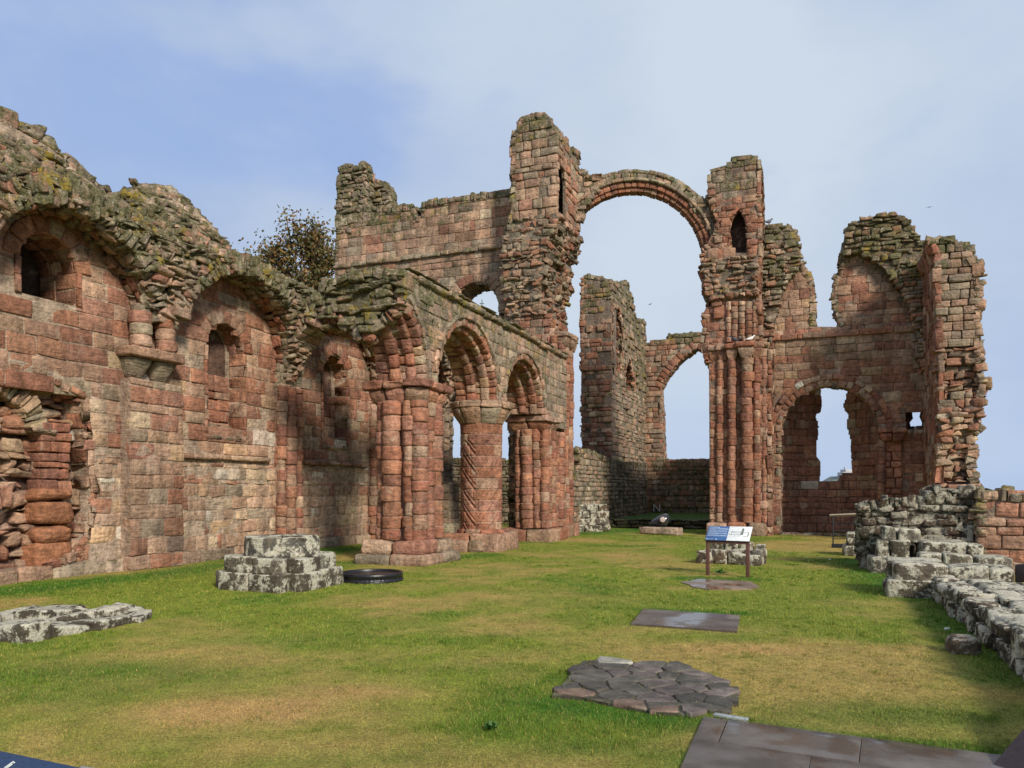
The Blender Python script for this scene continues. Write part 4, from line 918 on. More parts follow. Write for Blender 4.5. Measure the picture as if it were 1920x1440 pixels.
for xp, R_, du in ((1337, .10, .1), (1349, .12, -.02), (1361, .09, .05), (1372, .15, -.10), (1384, .09, .02), (1401, .20, -.16), (1419, .13, -.02), (1433, .10, .05)):
    v_ = UP(PF+du).px([(xp, 900)])[0][0]; x, y = W(PF+du, v_); shaft(mb, (x, y), R_, .45, zcap-.55, dict(R=.93, P=.07), .31, nw=1, moss=.03, amp=.01)
for xp, R_ in ((1366, .09), (1378, .12), (1391, .13), (1404, .12), (1414, .08)):
    v_ = PP.px([(xp, 600)])[0][0]; x, y = W(PF-.02, v_); shaft(mb, (x, y), R_, zcap+.05, PP.px([(xp, 566)])[0][1], dict(R=.6, P=.5), .22, nw=1, moss=.05)
mb.build('shaft_cluster', M_STONE, root_p)
mb = MB(102)
for xp, hh, du in ((1340, .20, .1), (1356, .20, .0), (1373, .22, -.1), (1399, .28, -.16), (1420, .20, -.0)):
    v_ = UP(PF+du).px([(xp, 900)])[0][0]; capital(mb, (PF+du, v_), hh*.6, hh, zcap-.58, zcap-.2, zcap, dict(R=.5, P=.5, G=.15), moss=.12)
mb.build('capital', M_STONE, root_p)
mb = MB(103); plinth(mb, (PF+.25, -2.65), .75, 1.05, -.05, .45, dict(R=.8, P=.3), 3, .08, .08); mb.build('pier_base', M_STONE, root_p)
# springer stones swinging off to the left of the pier
mb = MB(104); pts = [(1334, 470), (1340, 505), (1346, 545), (1352, 575)]
for i, (xp, yp) in enumerate(((1332, 478), (1333, 500), (1335, 522), (1338, 545), (1341, 566), (1344, 588))):
    a_, b_ = PP.px([(xp, yp)])[0]; mb.blocks([(a_-.12, a_+.26, b_-.2, b_+.2, -.3, .14)], PP, pal(mb.rng, 1, R=.7, P=.3), .08, L=5, r=.05, amp=.015, rot=.12, back=True)
mb.build('springer', M_STONE, root_p)

# ------------------------------------------------------------------ south transept: east wall with its arch
root_s = thing('transept_gable_wall', W(29.8, 1.2), 'high red wall on the right with a round arch at its foot and a tall gap in its top', 'wall')
TE = UP(29.6)
ol = TE.px([(1416, 1000), (1416, 430), (1425, 425), (1440, 421), (1475, 425), (1492, 438), (1495, 460), (1499, 480), (1506, 502), (1517, 512), (1525, 535), (1528, 562), (1526, 612), (1573, 613), (1571, 600), (1563, 585), (1562, 532), (1573, 512), (1576, 482), (1587, 445), (1590, 425), (1605, 416), (1632, 408), (1662, 405), (1690, 408), (1696, 415), (1710, 430), (1724, 455), (1738, 462), (1760, 470), (1760, 1000)])
ol[0] = (ol[0][0], -.2); ol[-1] = (ol[-1][0], -.2)
ac_, ar_, az_ = .42, 1.62, 3.72
hole = [(ac_-ar_, .02)]+arcpts(ac_, az_, ar_, 180, 0, 16)+[(ac_+ar_, .02)]
sw = TE.px([(1697, 806), (1697, 764), (1748, 762), (1748, 806)])
mb = MB(110)
sm = lambda a, b: .04+.5*np.clip((b-8.6)/1.3, 0, 1)+.3*((a > -.2) & (a < 1.0) & (b > 6.1) & (b < 7.1))
def sc_(a, b, col, rng):
    n = len(a); lo = pal(rng, n, R=.86, P=.1, B=.03, W=.015); hi = pal(rng, n, P=.55, R=.38, B=.1)
    return np.where((rng.random(n) < 1/(1+np.exp(-(b-5.0)*1.6)))[:, None], hi, lo)
poly_wall(mb, TE, ol, [hole, sw], .55, .31, .46, dict(R=1), moss=sm, rimseg=[(1, 12), (13, 28)], rimpw=dict(P=.5, G=.5), rimmoss=.45, holemoss=.05, colf=sc_, c1=.015, prot=.009, gap=.012, jh=.12, L=5, r=.014, amp=.005)
TE2 = UP(30.15); sw2 = TE2.px([(1708, 803), (1706, 792), (1712, 785), (1709, 768), (1719, 765), (1730, 767), (1727, 779), (1732, 790), (1731, 803)])
s2o = [(2.3, 2.0), (4.6, 2.0), (4.6, 6.5), (2.3, 6.5)]
mb.slab(TE2, s2o, [sw2], -.5, 0, (.12, .07, .05), .1)
face(mb, TE2, lambda a, b: ~inpoly(a, b, sw2), (2.3, 4.6, 3.2, 4.8), .2, .3, dict(R=1), c1=.05, prot=.04, over=.05)
mb.build('masonry', M_STONE, root_s)
mb = MB(111)
def lay(px_, c, hm=.15, wm=.32, moss=None, pl=TE, over=.06, pw=dict(P=.4, G=.4, R=.25), seg=None):
    o_ = pl.px(px_); mb.slab(pl, o_, [], -.1, c-.05, (.17, .13, .09), .3)
    face(mb, pl, lambda a, b: inpoly(a, b, o_), (min(p[0] for p in o_), max(p[0] for p in o_), min(p[1] for p in o_), max(p[1] for p in o_)), hm, wm, pw, moss=moss if moss is not None else (lambda a, b: .12+.5*np.clip((b-7.6)/1.6, 0, 1)), c0=c-.3, c1=c+.03, prot=.05, r=.035, amp=.014, skew=.025, rot=.08, over=over, L=5, jh=.3)
    return o_
lay([(1424, 652), (1424, 430), (1475, 427), (1491, 440), (1494, 460), (1501, 500), (1480, 528), (1465, 560), (1455, 600), (1447, 640), (1440, 652)], .30)
o_ = lay([(1580, 482), (1590, 440), (1592, 427), (1620, 414), (1660, 407), (1694, 410), (1710, 432), (1725, 457), (1745, 462), (1748, 700), (1722, 690), (1719, 645), (1706, 588), (1686, 545), (1660, 510), (1630, 486), (1605, 478)], .36)
rim(mb, TE, [(a, b) for a, b in o_[9:]], 0.36, dict(P=.5, G=.4, R=.2), hm=.18, wm=.14, moss=.25, flip=True, out=.03, prot=.04)
mb.build('vault_scar', M_STONE, root_s)
mb = MB(112)
ring(mb, TE, ac_, az_, ar_-.02, ar_+.24, 0, 180, -.5, .05, dict(R=.6, P=.4), w=.24, moss=.05, r=.05, L=5, prot=.02)
ring(mb, TE, ac_, az_, ar_+.22, ar_+.42, 0, 180, -.2, .09, dict(R=.4, P=.5, B=.12, W=.04), w=.36, moss=.06, r=.03, L=5, prot=.02)
mb.build('arch', M_STONE, root_s)
mb = MB(113); z632 = TE.px([(1446, 634)])[0][1]
face(mb, TE, lambda a, b: (a > -1.9) & (a < 3.2), (-1.9, 3.2, z632-.12, z632+.08), .2, .7, dict(P=.6, R=.4), moss=.2, c0=-.05, c1=.12, prot=.01, r=.03, L=5)
mb.build('string_course', M_STONE, root_s)
mb = MB(114)
va_, vb_ = TE.px([(1652, 900)])[0][0], TE.px([(1690, 900)])[0][0]
face(mb, TE, lambda a, b: (a > va_) & (a < vb_), (va_, vb_, 0.0, 3.35), .3, .36, dict(R=1), moss=.03, c0=-.05, c1=.16, prot=.015, r=.03, L=5)
x, y = W(29.42, va_); shaft(mb, (x, y), .13, .0, 3.35, dict(R=1), .3, nw=1)
capital(mb, (29.5, (va_+vb_)/2), .30, .40, 3.3, 3.58, 3.74, dict(R=.6, P=.4), moss=.1, n=2)
mb.build('jamb_pilaster', M_STONE, root_s)
# the little apse behind the arch, its window broken wide open
mb = MB(115); xc, yc = W(30.0, ac_); RA = 1.78; AP = Cyl(xc, yc, RA, 158.4+8, inward=True); LA = math.radians(196)*RA
win = [(1536, 905), (1540, 872), (1530, 852), (1535, 800), (1529, 780), (1542, 762), (1536, 725), (1540, 690), (1585, 690), (1587, 745), (1580, 762), (1591, 778), (1588, 800), (1594, 822), (1597, 850), (1599, 886), (1578, 887), (1577, 895), (1570, 901), (1567, 905)]
def inap(a, b):
    x_, y_ = toPix(AP(np.asarray(a, float), np.asarray(b, float), np.zeros(np.shape(a)))); th = np.asarray(a)/RA
    return ~inpoly(x_, y_, win) & (b < 5.6+.3*np.sin(a*3))
mb.grid(AP, np.linspace(0, LA, 130), np.arange(0, 5.9, .06), lambda a, b: a*0-.02, col=(.20, .12, .09), moss=.1, keep=inap)
mb.grid(Cyl(xc, yc, RA+.62, 158.4+8, inward=False), -np.linspace(LA, 0, 110)*(RA+.62)/RA, np.arange(0, 5.9, .08), lambda a, b: a*0, col=(.20, .12, .09), moss=.3, keep=lambda a, b: inap(-a*RA/(RA+.62), b))
face(mb, AP, lambda a, b: inap(a, b) & (b > 0), (0, LA, 0, 5.8), .29, .42, dict(R=.9), moss=.03, c0=-.5, c1=.02, prot=.016, r=.022, L=5, gap=.016, over=.05, colf=sc_)
mb.build('apse', M_STONE, root_s)
# south wall end standing towards the viewer
root_c = thing('corner_tower', W(28, 4.1), 'ragged tower-like end of the south wall at the far right, mossy on top, rubble below', 'tower')
mb = MB(120); SF = 26.5; SP = UP(SF)
lf = SP.px([(1759, 1000), (1759, 800), (1758, 640), (1755, 560), (1753, 480), (1740, 452)]); tp = SP.px([(1745, 444), (1762, 440), (1785, 447), (1802, 455), (1818, 460)])
rt = SP.px([(1822, 480), (1832, 500), (1830, 530), (1836, 560), (1838, 600), (1842, 640), (1840, 680), (1846, 720), (1842, 755), (1834, 775), (1838, 795), (1826, 812), (1828, 840), (1822, 862), (1828, 890), (1834, 920), (1834, 1000)])
rt = ragged(rt, .35, .04, rg); ol = lf+tp+rt; ol[0] = (ol[0][0], -.2); ol[-1] = (ol[-1][0], -.2)
mb.slab(SP, ol, [], -3.6, -.42, (.20, .15, .11), .2)
zb = SP.px([(1800, 650)])[0][1]; ins_ = lambda a, b: inpoly(a, b, ol)
face(mb, SP, lambda a, b: ins_(a, b) & (b > zb), (2.9, 5.2, zb, 10.2), .27, .40, dict(P=.6, G=.35), moss=lambda a, b: .2+.5*np.clip((b-8)/1.2, 0, 1), c0=-.45, c1=.03, prot=.02, r=.03, over=.05, L=5)
rc_ = lambda a, b: .16*np.sin(b*2.1)+.5*(fbm(a*1.6, b*1.6, 3)-.5)
il = lambda a, b: ins_(a, b) & (b <= zb)
mb.grid(SP, np.arange(3.2, 5.2, .08), np.arange(0, zb+.05, .08), lambda a, b: rc_(a, b)-.09, col=(.20, .15, .11), moss=.1, keep=il)
face(mb, SP, il, (3.2, 5.4, 0, zb), .17, .32, dict(P=.5, B=.10, R=.3, G=.25), moss=.10, cf=rc_, c0=-.45, c1=.06, prot=.06, r=.035, amp=.014, skew=.03, rot=.07, over=.10, L=5, jh=.4)
rim(mb, SP, lf, 3.4, dict(R=.5, P=.5), hm=.42, wm=.3, moss=.08, flip=False, out=.03, prot=.02)
rim(mb, SP, [lf[-1]]+tp+rt[:4], 3.4, dict(G=.7, P=.3), hm=.3, wm=.3, moss=.6, flip=False, out=.04, prot=.06, r=.05, amp=.02)
rim(mb, SP, rt, 1.0, dict(P=.5, B=.25, G=.3), hm=.2, wm=.3, moss=.15, flip=False, out=.06, prot=.08, r=.04, amp=.015)
mb.build('masonry', M_STONE, root_c)

# ------------------------------------------------------------------ chancel
root = thing('chancel_wall', W(40, -9.6), 'tall mossy wall beyond the great arch with a dark blind arch and a lancet', 'wall')
CE = UP(36.0); CN = VP(-9.15)
mb = MB(130)
we = CE.px([(1092, 990), (1092, 860), (1090, 700), (1087, 600), (1090, 524), (1100, 516), (1125, 519), (1138, 526), (1143, 540), (1146, 560), (1146, 990)]); we[0] = (we[0][0], 0); we[-1] = (we[-1][0], 0)
mb.slab(CE, we, [], -1.0, 0, (.2, .15, .11), .2)
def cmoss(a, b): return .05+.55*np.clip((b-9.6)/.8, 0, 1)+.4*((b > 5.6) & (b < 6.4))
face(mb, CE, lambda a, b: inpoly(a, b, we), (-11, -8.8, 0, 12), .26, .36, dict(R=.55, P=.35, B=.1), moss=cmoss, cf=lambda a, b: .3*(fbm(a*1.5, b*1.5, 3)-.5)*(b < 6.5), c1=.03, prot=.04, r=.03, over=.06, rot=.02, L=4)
rim(mb, CE, we[1:6], 1.0, dict(R=.6, P=.4), moss=.15, flip=False); rim(mb, CE, we[4:10], 1.0, dict(G=.7, P=.3), moss=.6, flip=False)
nw_ = CN.px([(1146, 990), (1146, 524), (1152, 532), (1165, 534), (1166, 528), (1178, 530), (1180, 545), (1186, 556), (1188, 585), (1196, 600), (1208, 601), (1211, 640), (1211, 990)]); nw_[0] = (nw_[0][0], 0); nw_[-1] = (nw_[-1][0], 0)
nw_ = [(u, z) for u, z in nw_]
h1 = CN.px([(1150, 700), (1148, 620), (1150, 575), (1157, 578), (1163, 600), (1166, 640), (1166, 700)]); h2 = CN.px([(1171, 735), (1171, 700), (1175, 680), (1179, 672), (1184, 690), (1188, 715), (1189, 735)])
mb.slab(CN, nw_, [h1, h2], -.5, 0, (.17, .14, .09), .4); mb.slab(CN, nw_, [], -1.2, -.51, (.06, .05, .035), .3)
face(mb, CN, lambda a, b: inpoly(a, b, nw_) & ~inpoly(a, b, h1) & ~inpoly(a, b, h2), (35.5, 45, 0, 12), .24, .42, dict(P=.5, G=.5), moss=lambda a, b: .28+.25*np.clip((b-6)/2, 0, 1), c1=.03, prot=.04, r=.03, over=.08)
rim(mb, CN, nw_[1:12], 1.2, dict(G=.7, P=.3), moss=.6, flip=False)
for h_ in (h1, h2): rim(mb, CN, h_, .5, dict(P=.6, R=.3), hm=.25, wm=.3, moss=.1, flip=True, front=.05)
# low western stretch
lw = CN.px([(1058, 985), (1062, 890), (1084, 882), (1086, 842), (1108, 846), (1130, 856), (1150, 868), (1150, 985)]); lw[0] = (lw[0][0], 0); lw[-1] = (lw[-1][0], 0)
LW2 = VP(-8.6); lw2 = LW2.px([(1066, 990), (1068, 900), (1086, 880), (1087, 843), (1108, 846), (1140, 862), (1170, 870), (1212, 870), (1212, 985)]); lw2[0] = (lw2[0][0], 0); lw2[-1] = (lw2[-1][0], 0)
mb.slab(LW2, lw2, [], -.54, 0, (.15, .13, .09), .4)
face(mb, LW2, lambda a, b: inpoly(a, b, lw2), (25, 46, 0, 4), .2, .34, dict(G=.6, P=.35), moss=.38, c1=.03, prot=.03, r=.03, over=.05, L=4); rim(mb, LW2, lw2[1:8], .54, dict(G=.8, P=.2), moss=.6, flip=False)
WL = UP(lw2[1][0]); face(mb, WL, lambda a, b: (a < -8.6) & (b < 2.6), (-10.6, -8.6, 0, 2.6), .2, .34, dict(G=.6, P=.35), moss=.35, c0=-.3, c1=.03, prot=.03, r=.03)
# ruined south side of the chancel (out of sight behind the pier, it shades the floor)
SS = VP(-2.0); mb.slab(SS, [(31.5, 0), (43.5, 0), (43.5, 6.5), (38, 7.2), (31.5, 6.8)], [], -1.0, 0, (.2, .15, .11), .3)
face(mb, NP(-3.0), lambda a, b: b < 6.5, (-43.5, -31.5, 0, 6.5), .3, .6, dict(P=.6, G=.4), moss=.3, c1=.03)
mb.build('masonry', M_STONE, root)
root = thing('east_wall', W(44, -6), 'far end wall with a tall pointed window arch open to the sky', 'wall')
mb = MB(131); EW = UP(44.0)
eo = EW.px([(1190, 990), (1190, 650), (1212, 645), (1232, 640), (1251, 639), (1253, 628), (1290, 625), (1340, 622), (1420, 622), (1420, 990)]); eo[0] = (eo[0][0], 0); eo[-1] = (eo[-1][0], 0)
La = EW.px([(1238, 728), (1247, 711), (1257, 696), (1269, 682), (1281, 671), (1293, 661), (1306, 652)]); apex = La[-1]; sl_ = EW.px([(1244, 862)])[0]; jr = 2*apex[0]-La[0][0]
eh = [(sl_[0], sl_[1])]+La+[(2*apex[0]-x_, z_) for x_, z_ in La[::-1][1:]]+[(jr, sl_[1])]
poly_wall(mb, EW, eo, [eh], 1.0, .28, .5, dict(P=.45, R=.25, G=.35), moss=lambda a, b: .22+.5*np.clip((b-9.5)/1, 0, 1)+.3*(b < 3.6), rimseg=[(1, 7)], rimmoss=.6, c1=.03, prot=.03, r=.03, L=4)
for sg in (0, 1):
    pts = La if sg == 0 else [(2*apex[0]-x_, z_) for x_, z_ in La]
    P = Path(EW, pts, flip=bool(sg)); n = int(P.len/.26); xs = np.linspace(0, P.len, n+1)
    mb.blocks([(xs[i]+.01, xs[i+1]-.01, -.9, .06, -.02, .42) for i in range(n)], P, pal(mb.rng, n, R=1), .03, L=4, r=.03, amp=.01, back=True)
mb.build('masonry', M_STONE, root)

# N painted/carved letter on the east wall
def text_obj(name, txt, loc, rot, size, mat, parent, ext=.004, shear=0.):
    cu = bpy.data.curves.new(name, 'FONT'); cu.body = txt; cu.size = size; cu.extrude = ext; cu.align_x = 'CENTER'; cu.shear = shear
    tmp = bpy.data.objects.new(name, cu); COL.objects.link(tmp); bpy.context.view_layer.update()
    me = bpy.data.meshes.new_from_object(tmp.evaluated_get(bpy.context.evaluated_depsgraph_get())); bpy.data.objects.remove(tmp)
    o = bpy.data.objects.new(name, me); COL.objects.link(o); me.materials.clear(); me.materials.append(mat)
    o.parent = parent; o.location = Vector(loc)-Vector(root_loc(parent)); o.rotation_euler = rot; return o
M_WHITE = plain('white_paint', (.62, .60, .52), .6)
nv, nz = EW.px([(1232, 959)])[0]; nx, ny = W(43.90, nv)
text_obj('letter', 'N', (nx, ny, nz), (math.radians(90), 0, -TH), .62, M_WHITE, root, .02)

# altar terrace
mb = MB(132)
TR = UV(0, 0); P4 = TR(np.array([32.6, 44, 44, 32.6]), np.array([-9.0, -9.0, -2.2, -2.2]), np.full(4, .34))
mb.add(P4, [[3, 2, 1, 0]], None, (.06, .12, .016), 0)
tag(mb.build('terrace', gm), kind='structure')
root = thing('terrace_kerb', W(32.5, -6), 'dark rough kerb stones edging the raised grass terrace beyond the arch', 'kerb')
mb = MB(133); face(mb, UP(32.6), lambda a, b: b < .36, (-9, -2.2, 0, .36), .18, .5, dict(G=1), moss=.35, c0=-.3, c1=.04, prot=.05, r=.05, amp=.015, L=5, colf=lambda a, b, c, g_: c*.35); mb.build('kerb_stones', M_STONE, root)

# ------------------------------------------------------------------ low walls and stumps on the right
root = thing('low_cross_wall', W(17.8, 3.5), 'low lichened wall across the right side, red blocks at its right end', 'wall')
mb = MB(140); LC = UP(17.5)
lo_ = LC.px([(1615, 1045), (1614, 1000), (1612, 948), (1640, 942), (1660, 938), (1735, 936), (1736, 922), (1760, 918), (1828, 919)]); lo_ += [(lo_[-1][0], 0)]; lo_[0] = (lo_[0][0], -.1)
poly_wall(mb, LC, lo_, [LC.px([(1795, 982), (1795, 966), (1805, 966), (1805, 982)])], .8, .19, .33, dict(G=.5, P=.42, R=.12), moss=lambda a, b: .26+.3*np.clip((b-1.2)/.3, 0, 1), rimseg=[(0, 9)], rimpw=dict(G=.8, P=.3), rimmoss=.45, c1=.03, prot=.03, r=.035, amp=.012, skew=.015, jh=.25, L=5, gap=.02)
mb.build('lichened_masonry', M_LICH2, root); mb = MB(141)
LD = UP(17.3); ld = LD.px([(1832, 1060), (1832, 920), (1880, 924), (1960, 924), (2250, 924), (2250, 1060)]); ld[0] = (ld[0][0], -.1); ld[-1] = (ld[-1][0], -.1)
poly_wall(mb, LD, ld, [], .9, .27, .45, dict(R=.75, P=.4), moss=lambda a, b: .12+.4*np.clip((b-1.25)/.2, 0, 1), rimseg=[(0, 4)], rimpw=dict(G=.8, P=.2), rimmoss=.5, c1=.02, prot=.02, r=.03, L=5)
face(mb, LD, lambda a, b: a > 2.0, (2.0, 8.0, 0, .2), .2, .45, dict(P=.6, G=.4), moss=.2, c0=-.3, c1=.12, prot=.03, r=.04, amp=.012, L=5)
mb.build('red_masonry', M_STONE, root)
Fl = UV(0, 0)
def heap(name, label, cat, boxes, seed, pw=dict(W=.5, G=.5), mat=M_LICH, group=None, r=.05, amp=.008, skew=.02, L=7, moss=.2, at=None):
    bb = np.array(boxes); cx, cy = W((bb[:, 0].min()+bb[:, 1].max())/2, (bb[:, 2].min()+bb[:, 3].max())/2)
    rt_ = thing(name, (cx, cy), label, cat, group); m_ = MB(seed); m_.blocks(bb, Fl, pal(m_.rng, len(bb), **pw), moss, L=L, r=r, amp=amp, skew=skew, back=True)
    m_.build('stones', mat, rt_); return rt_
def tile(u0, u1, v0, v1, z0, z1, nu, nv_, rng, j=.08, zj=.02):
    cu = np.linspace(u0, u1, nu+1); cv = np.linspace(v0, v1, nv_+1); cu[1:-1] += rng.uniform(-j, j, nu-1); out = []
    for i in range(nu):
        c_ = cv.copy(); c_[1:-1] += rng.uniform(-j, j, nv_-1)
        for k in range(nv_): out.append((cu[i]+.008, cu[i+1]-.008, c_[k]+.008, c_[k+1]-.008, z0, z1+rng.normal(0, zj)))
    return out
r7 = np.random.default_rng(70)
heap('pier_stump', 'dark low stone stump beside the handrail at the foot of the low wall', 'stump', tile(20.6, 21.5, .62, 1.45, -.05, .26, 1, 2, r7)+tile(20.7, 21.4, .72, 1.4, .24, .54, 1, 2, r7), 150, dict(G=1), group='pier stumps of the lost south arcade')
heap('pier_stump', 'two tiered white stump below the rubble end of the low wall', 'stump', tile(16.6, 17.4, 1.0, 1.75, -.05, .30, 1, 2, r7)+tile(16.75, 17.35, 1.12, 1.7, .28, .60, 1, 2, r7)+tile(16.85, 17.35, 1.2, 1.9, .58, .86, 2, 2, r7), 151, group='pier stumps of the lost south arcade')
heap('footing_wall', 'narrow grey footing running right from the two tiered white stump', 'wall', tile(15.9, 16.6, 1.75, 3.25, -.05, .42, 1, 3, r7, .12)+tile(16.6, 17.3, 1.9, 2.9, -.05, .62, 1, 3, r7, .12), 152)
heap('pier_stump', 'broad lichened stump where the long right wall begins', 'stump', tile(12.9, 13.9, 1.0, 1.75, -.05, .24, 2, 1, r7)+tile(12.98, 14.0, 1.06, 1.85, .22, .50, 2, 1, r7)+tile(13.2, 14.0, 1.87, 2.75, -.05, .44, 1, 2, r7), 153, group='pier stumps of the lost south arcade')
heap('loose_stone', 'small dark stone lying on the grass against the long low wall', 'stone', [(8.62, 8.90, 1.22, 1.50, -.03, .16)], 154, dict(G=.5, P=.5), r=.05, amp=.008, mat=M_LICH2)
root = thing('long_low_wall', W(9, 2.2), 'long low wall at the right edge topped with white lichened slabs', 'wall')
mb = MB(155); NL = NP(1.66)
mb.slab(NL, [(-13.1, -.1), (-3.5, -.1), (-3.5, .32), (-13.1, .26)], [], -1.05, -.03, (.10, .085, .06), .2)
face(mb, NL, lambda a, b: b < .36, (-13.1, -3.5, -.05, .36), .2, .26, dict(G=.7, P=.3), moss=.15, c0=-.25, c1=.02, prot=.02, r=.035, amp=.008, skew=.02, L=7, gap=.02)
TOPM = lambda a, b, c: UV(0, 0)(a, b, c+.26+.015*(13-a))
R = courses(lambda a, b: np.ones(a.shape, bool), 3.5, 13.2, 1.62, 2.75, .36, .52, mb.rng, .3, .4, .018)
mb.blocks(box6(R, mb.rng, -.12, .04, .014), TOPM, pal(mb.rng, len(R), W=.4, G=.6), .3, L=7, r=.035, amp=.007, skew=.035, rot=.06)
mb.build('stones', M_LICH, root)

# ------------------------------------------------------------------ bases of the lost north arcade piers
root = thing('pier_plinth', W(10.75, -8.35), 'stepped white lichened pier base with a carved round drum on top, near the left wall', 'plinth')
mb = MB(160); pb = (10.70, -8.44)
def cross(mb, uv, h, k, z0, z1, n=3):
    f = UV(*uv); rng_ = mb.rng
    for (u0, u1, v0, v1, nu, nv_) in ((-h, -k, -k, k, 1, n), (k, h, -k, k, 1, n), (-k, k, -h, h, n, n+1)):
        B = tile(u0, u1, v0, v1, z0, z1, nu, nv_, rng_, .05, .006); mb.blocks(B, f, pal(rng_, len(B), W=.5, G=.5), .1, L=7, r=.025, amp=.006, skew=.01, back=True)
cross(mb, pb, .86, .62, -.05, .27, 2); cross(mb, pb, .77, .55, .26, .52, 2); mb.build('step', M_LICH, root)
mb = MB(161); x, y = W(*pb); C = Cyl(x, y, .60, -270); LL = 2*math.pi*.60
A1 = np.linspace(0, LL, 300); Z1 = np.linspace(.50, .83, 60)
def drum_d(a, b):
    t = (a/LL*14) % 1-.5; zz = (b-.665)/.13; rr_ = np.hypot(t*1.9, zz); 
    loz = np.exp(-((np.abs(t)*2+np.abs(zz)*.95-1)/.16)**2)+np.exp(-((np.abs(t)*2+np.abs(zz)*.95-.45)/.14)**2)
    keep = (np.sin(a*2.3+1) > -.2)
    jn = np.abs(((a/LL*5+.3) % 1)-.5)*LL/5
    edge = np.clip((np.abs(b-.665)-.145)/.02, 0, 1)
    return .020*np.clip(loz, 0, 1)*keep-.03*edge**2-.03*np.exp(-((jn-LL/10)/.012)**2)+(fbm(a*7, b*7, 4)-.5)*.04
mb.grid(C, A1, Z1, drum_d, col=(.40, .38, .32), moss=.15)
B = []
for i in range(5): B.append((i*LL/5+.01, (i+1)*LL/5-.01, 0, .60))
tp_ = lambda a, b, c: np.stack([x+b*np.cos(a/.6), y+b*np.sin(a/.6), c+0*a], -1)
mb.blocks([(b0, b1, r0, r1, .60, .835) for b0, b1, r0, r1 in B], tp_, pal(mb.rng, 5, W=.5, G=.6), .35, L=7, r=.012, amp=.008)
mb.build('drum', M_LICH, root)
heap('pier_slab', 'flat broken lichened pier base sunk in the grass at the left edge', 'stone base', tile(5.55, 7.3, -9.45, -7.65, -.06, .10, 4, 4, np.random.default_rng(3), .13, .03)+tile(7.25, 7.55, -8.6, -8.0, -.06, .09, 1, 2, r7), 162, dict(W=.1, G=.9), r=.04, skew=.035, amp=.008)

# ------------------------------------------------------------------ black ring cover
M_BLK = plain('black_plastic', (.012, .012, .014), .35, bump=.3, spec=.5); M_BLKG = plain('wet_black_mesh', (.02, .02, .022), .25, bump=1., bs=60, spec=.6)
root = thing('drain_ring', g(697, 1087), 'round black ring cover lying on the grass beside the stepped pier base', 'cover')
def lathe(mb, x, y, prof, n=64, col=(.1, .1, .1)):
    t = np.linspace(0, 2*np.pi, n, endpoint=False); P = np.array(prof); m = len(P)
    V = np.stack([x+P[None, :, 0]*np.cos(t)[:, None], y+P[None, :, 0]*np.sin(t)[:, None], np.broadcast_to(P[None, :, 1], (n, m))], -1)
    id_ = np.arange(n*m).reshape(n, m); nx_ = np.roll(id_, -1, 0); Q = np.stack([id_[:, :-1], nx_[:, :-1], nx_[:, 1:], id_[:, 1:]], -1).reshape(-1, 4)
    mb.add(V.reshape(-1, 3), Q, None, col, 0)
x, y = g(697, 1087)
mb = MB(170); lathe(mb, x, y, [(.57, 0), (.57, .02), (.545, .03), (.545, .10), (.555, .11), (.555, .185), (.545, .195), (.52, .195), (.51, .185), (.51, .13)], 176)
V_ = mb.V[0].copy(); k_ = np.arange(len(V_)); fl_ = (k_ % 10 == 2) | (k_ % 10 == 3); tooth = ((k_//10) % 4 < 1) & fl_; V_[tooth, 0] += (V_[tooth, 0]-x)*.016; V_[tooth, 1] += (V_[tooth, 1]-y)*.016; V_[:, 2] *= .74; mb.V[0] = V_
mb.build('rim', M_BLK, root)
mb = MB(171); lathe(mb, x, y, [(.515, .105), (.3, .11), (.001, .115)]); mb.build('lid', M_BLKG, root)

# ------------------------------------------------------------------ information lectern on two posts
M_CORT = plain('brown_steel', (.115, .048, .035), .6, bump=.2, bs=30); M_BLUE = plain('blue_panel', (.045, .11, .27), .35, spec=.5); M_PAN = plain('white_panel', (.78, .80, .78), .35, spec=.5)
M_TXT = plain('panel_text', (.42, .52, .68), .5); M_INK = plain('panel_ink', (.16, .17, .14), .6)
pL, pR = np.array(g(1327, 1077)), np.array(g(1402, 1081)); mid = (pL+pR)/2; sd_ = (pR-pL)/np.linalg.norm(pR-pL); wdt = np.linalg.norm(pR-pL)
root = thing('info_lectern', mid, 'slanted information panel, half blue half white, on two brown steel posts', 'sign')
LP = Plane(mid, sd_)
def solid(mb, Fm, x0, x1, y0, y1, z0, z1, r=.003): mb.blocks([(x0, x1, y0, y1, z0, z1)], Fm, [(.3, .3, .3)], L=4, r=r, amp=0, back=True)
for s_ in (-1, 1):
    mb = MB(180); solid(mb, LP, s_*wdt/2-.03, s_*wdt/2+.03, -.1, .66, -.03, .03); mb.build('post', M_CORT, root)
mb = MB(181); solid(mb, LP, -wdt/2-.03, wdt/2+.03, .60, .665, -.031, .034); mb.build('crossbar', M_CORT, root)
tl = math.radians(40)
def SL(a, b, c): return LP(a, .655+b*math.sin(tl)+c*math.cos(tl), .06-b*math.cos(tl)+c*math.sin(tl))
pw2 = wdt/2+.04; ph_ = .40
mb = MB(182); solid(mb, SL, -pw2, pw2, 0, ph_, -.02, .0); mb.build('panel_tray', plain('dark_frame', (.03, .03, .035), .5), root)
mb = MB(183); solid(mb, SL, -pw2, -.015, .005, ph_, -.005, .006, .002); bl = mb.build('blue_panel', M_BLUE, root)
mb = MB(184); solid(mb, SL, -.012, pw2, .005, ph_, -.005, .006, .002); wp_ = mb.build('white_panel', M_PAN, root)
mb = MB(185); rgx = np.random.default_rng(4); y_ = ph_-.03
solid(mb, SL, -pw2+.025, -pw2+.22, y_-.014, y_, .005, .008, .001); y_ -= .035
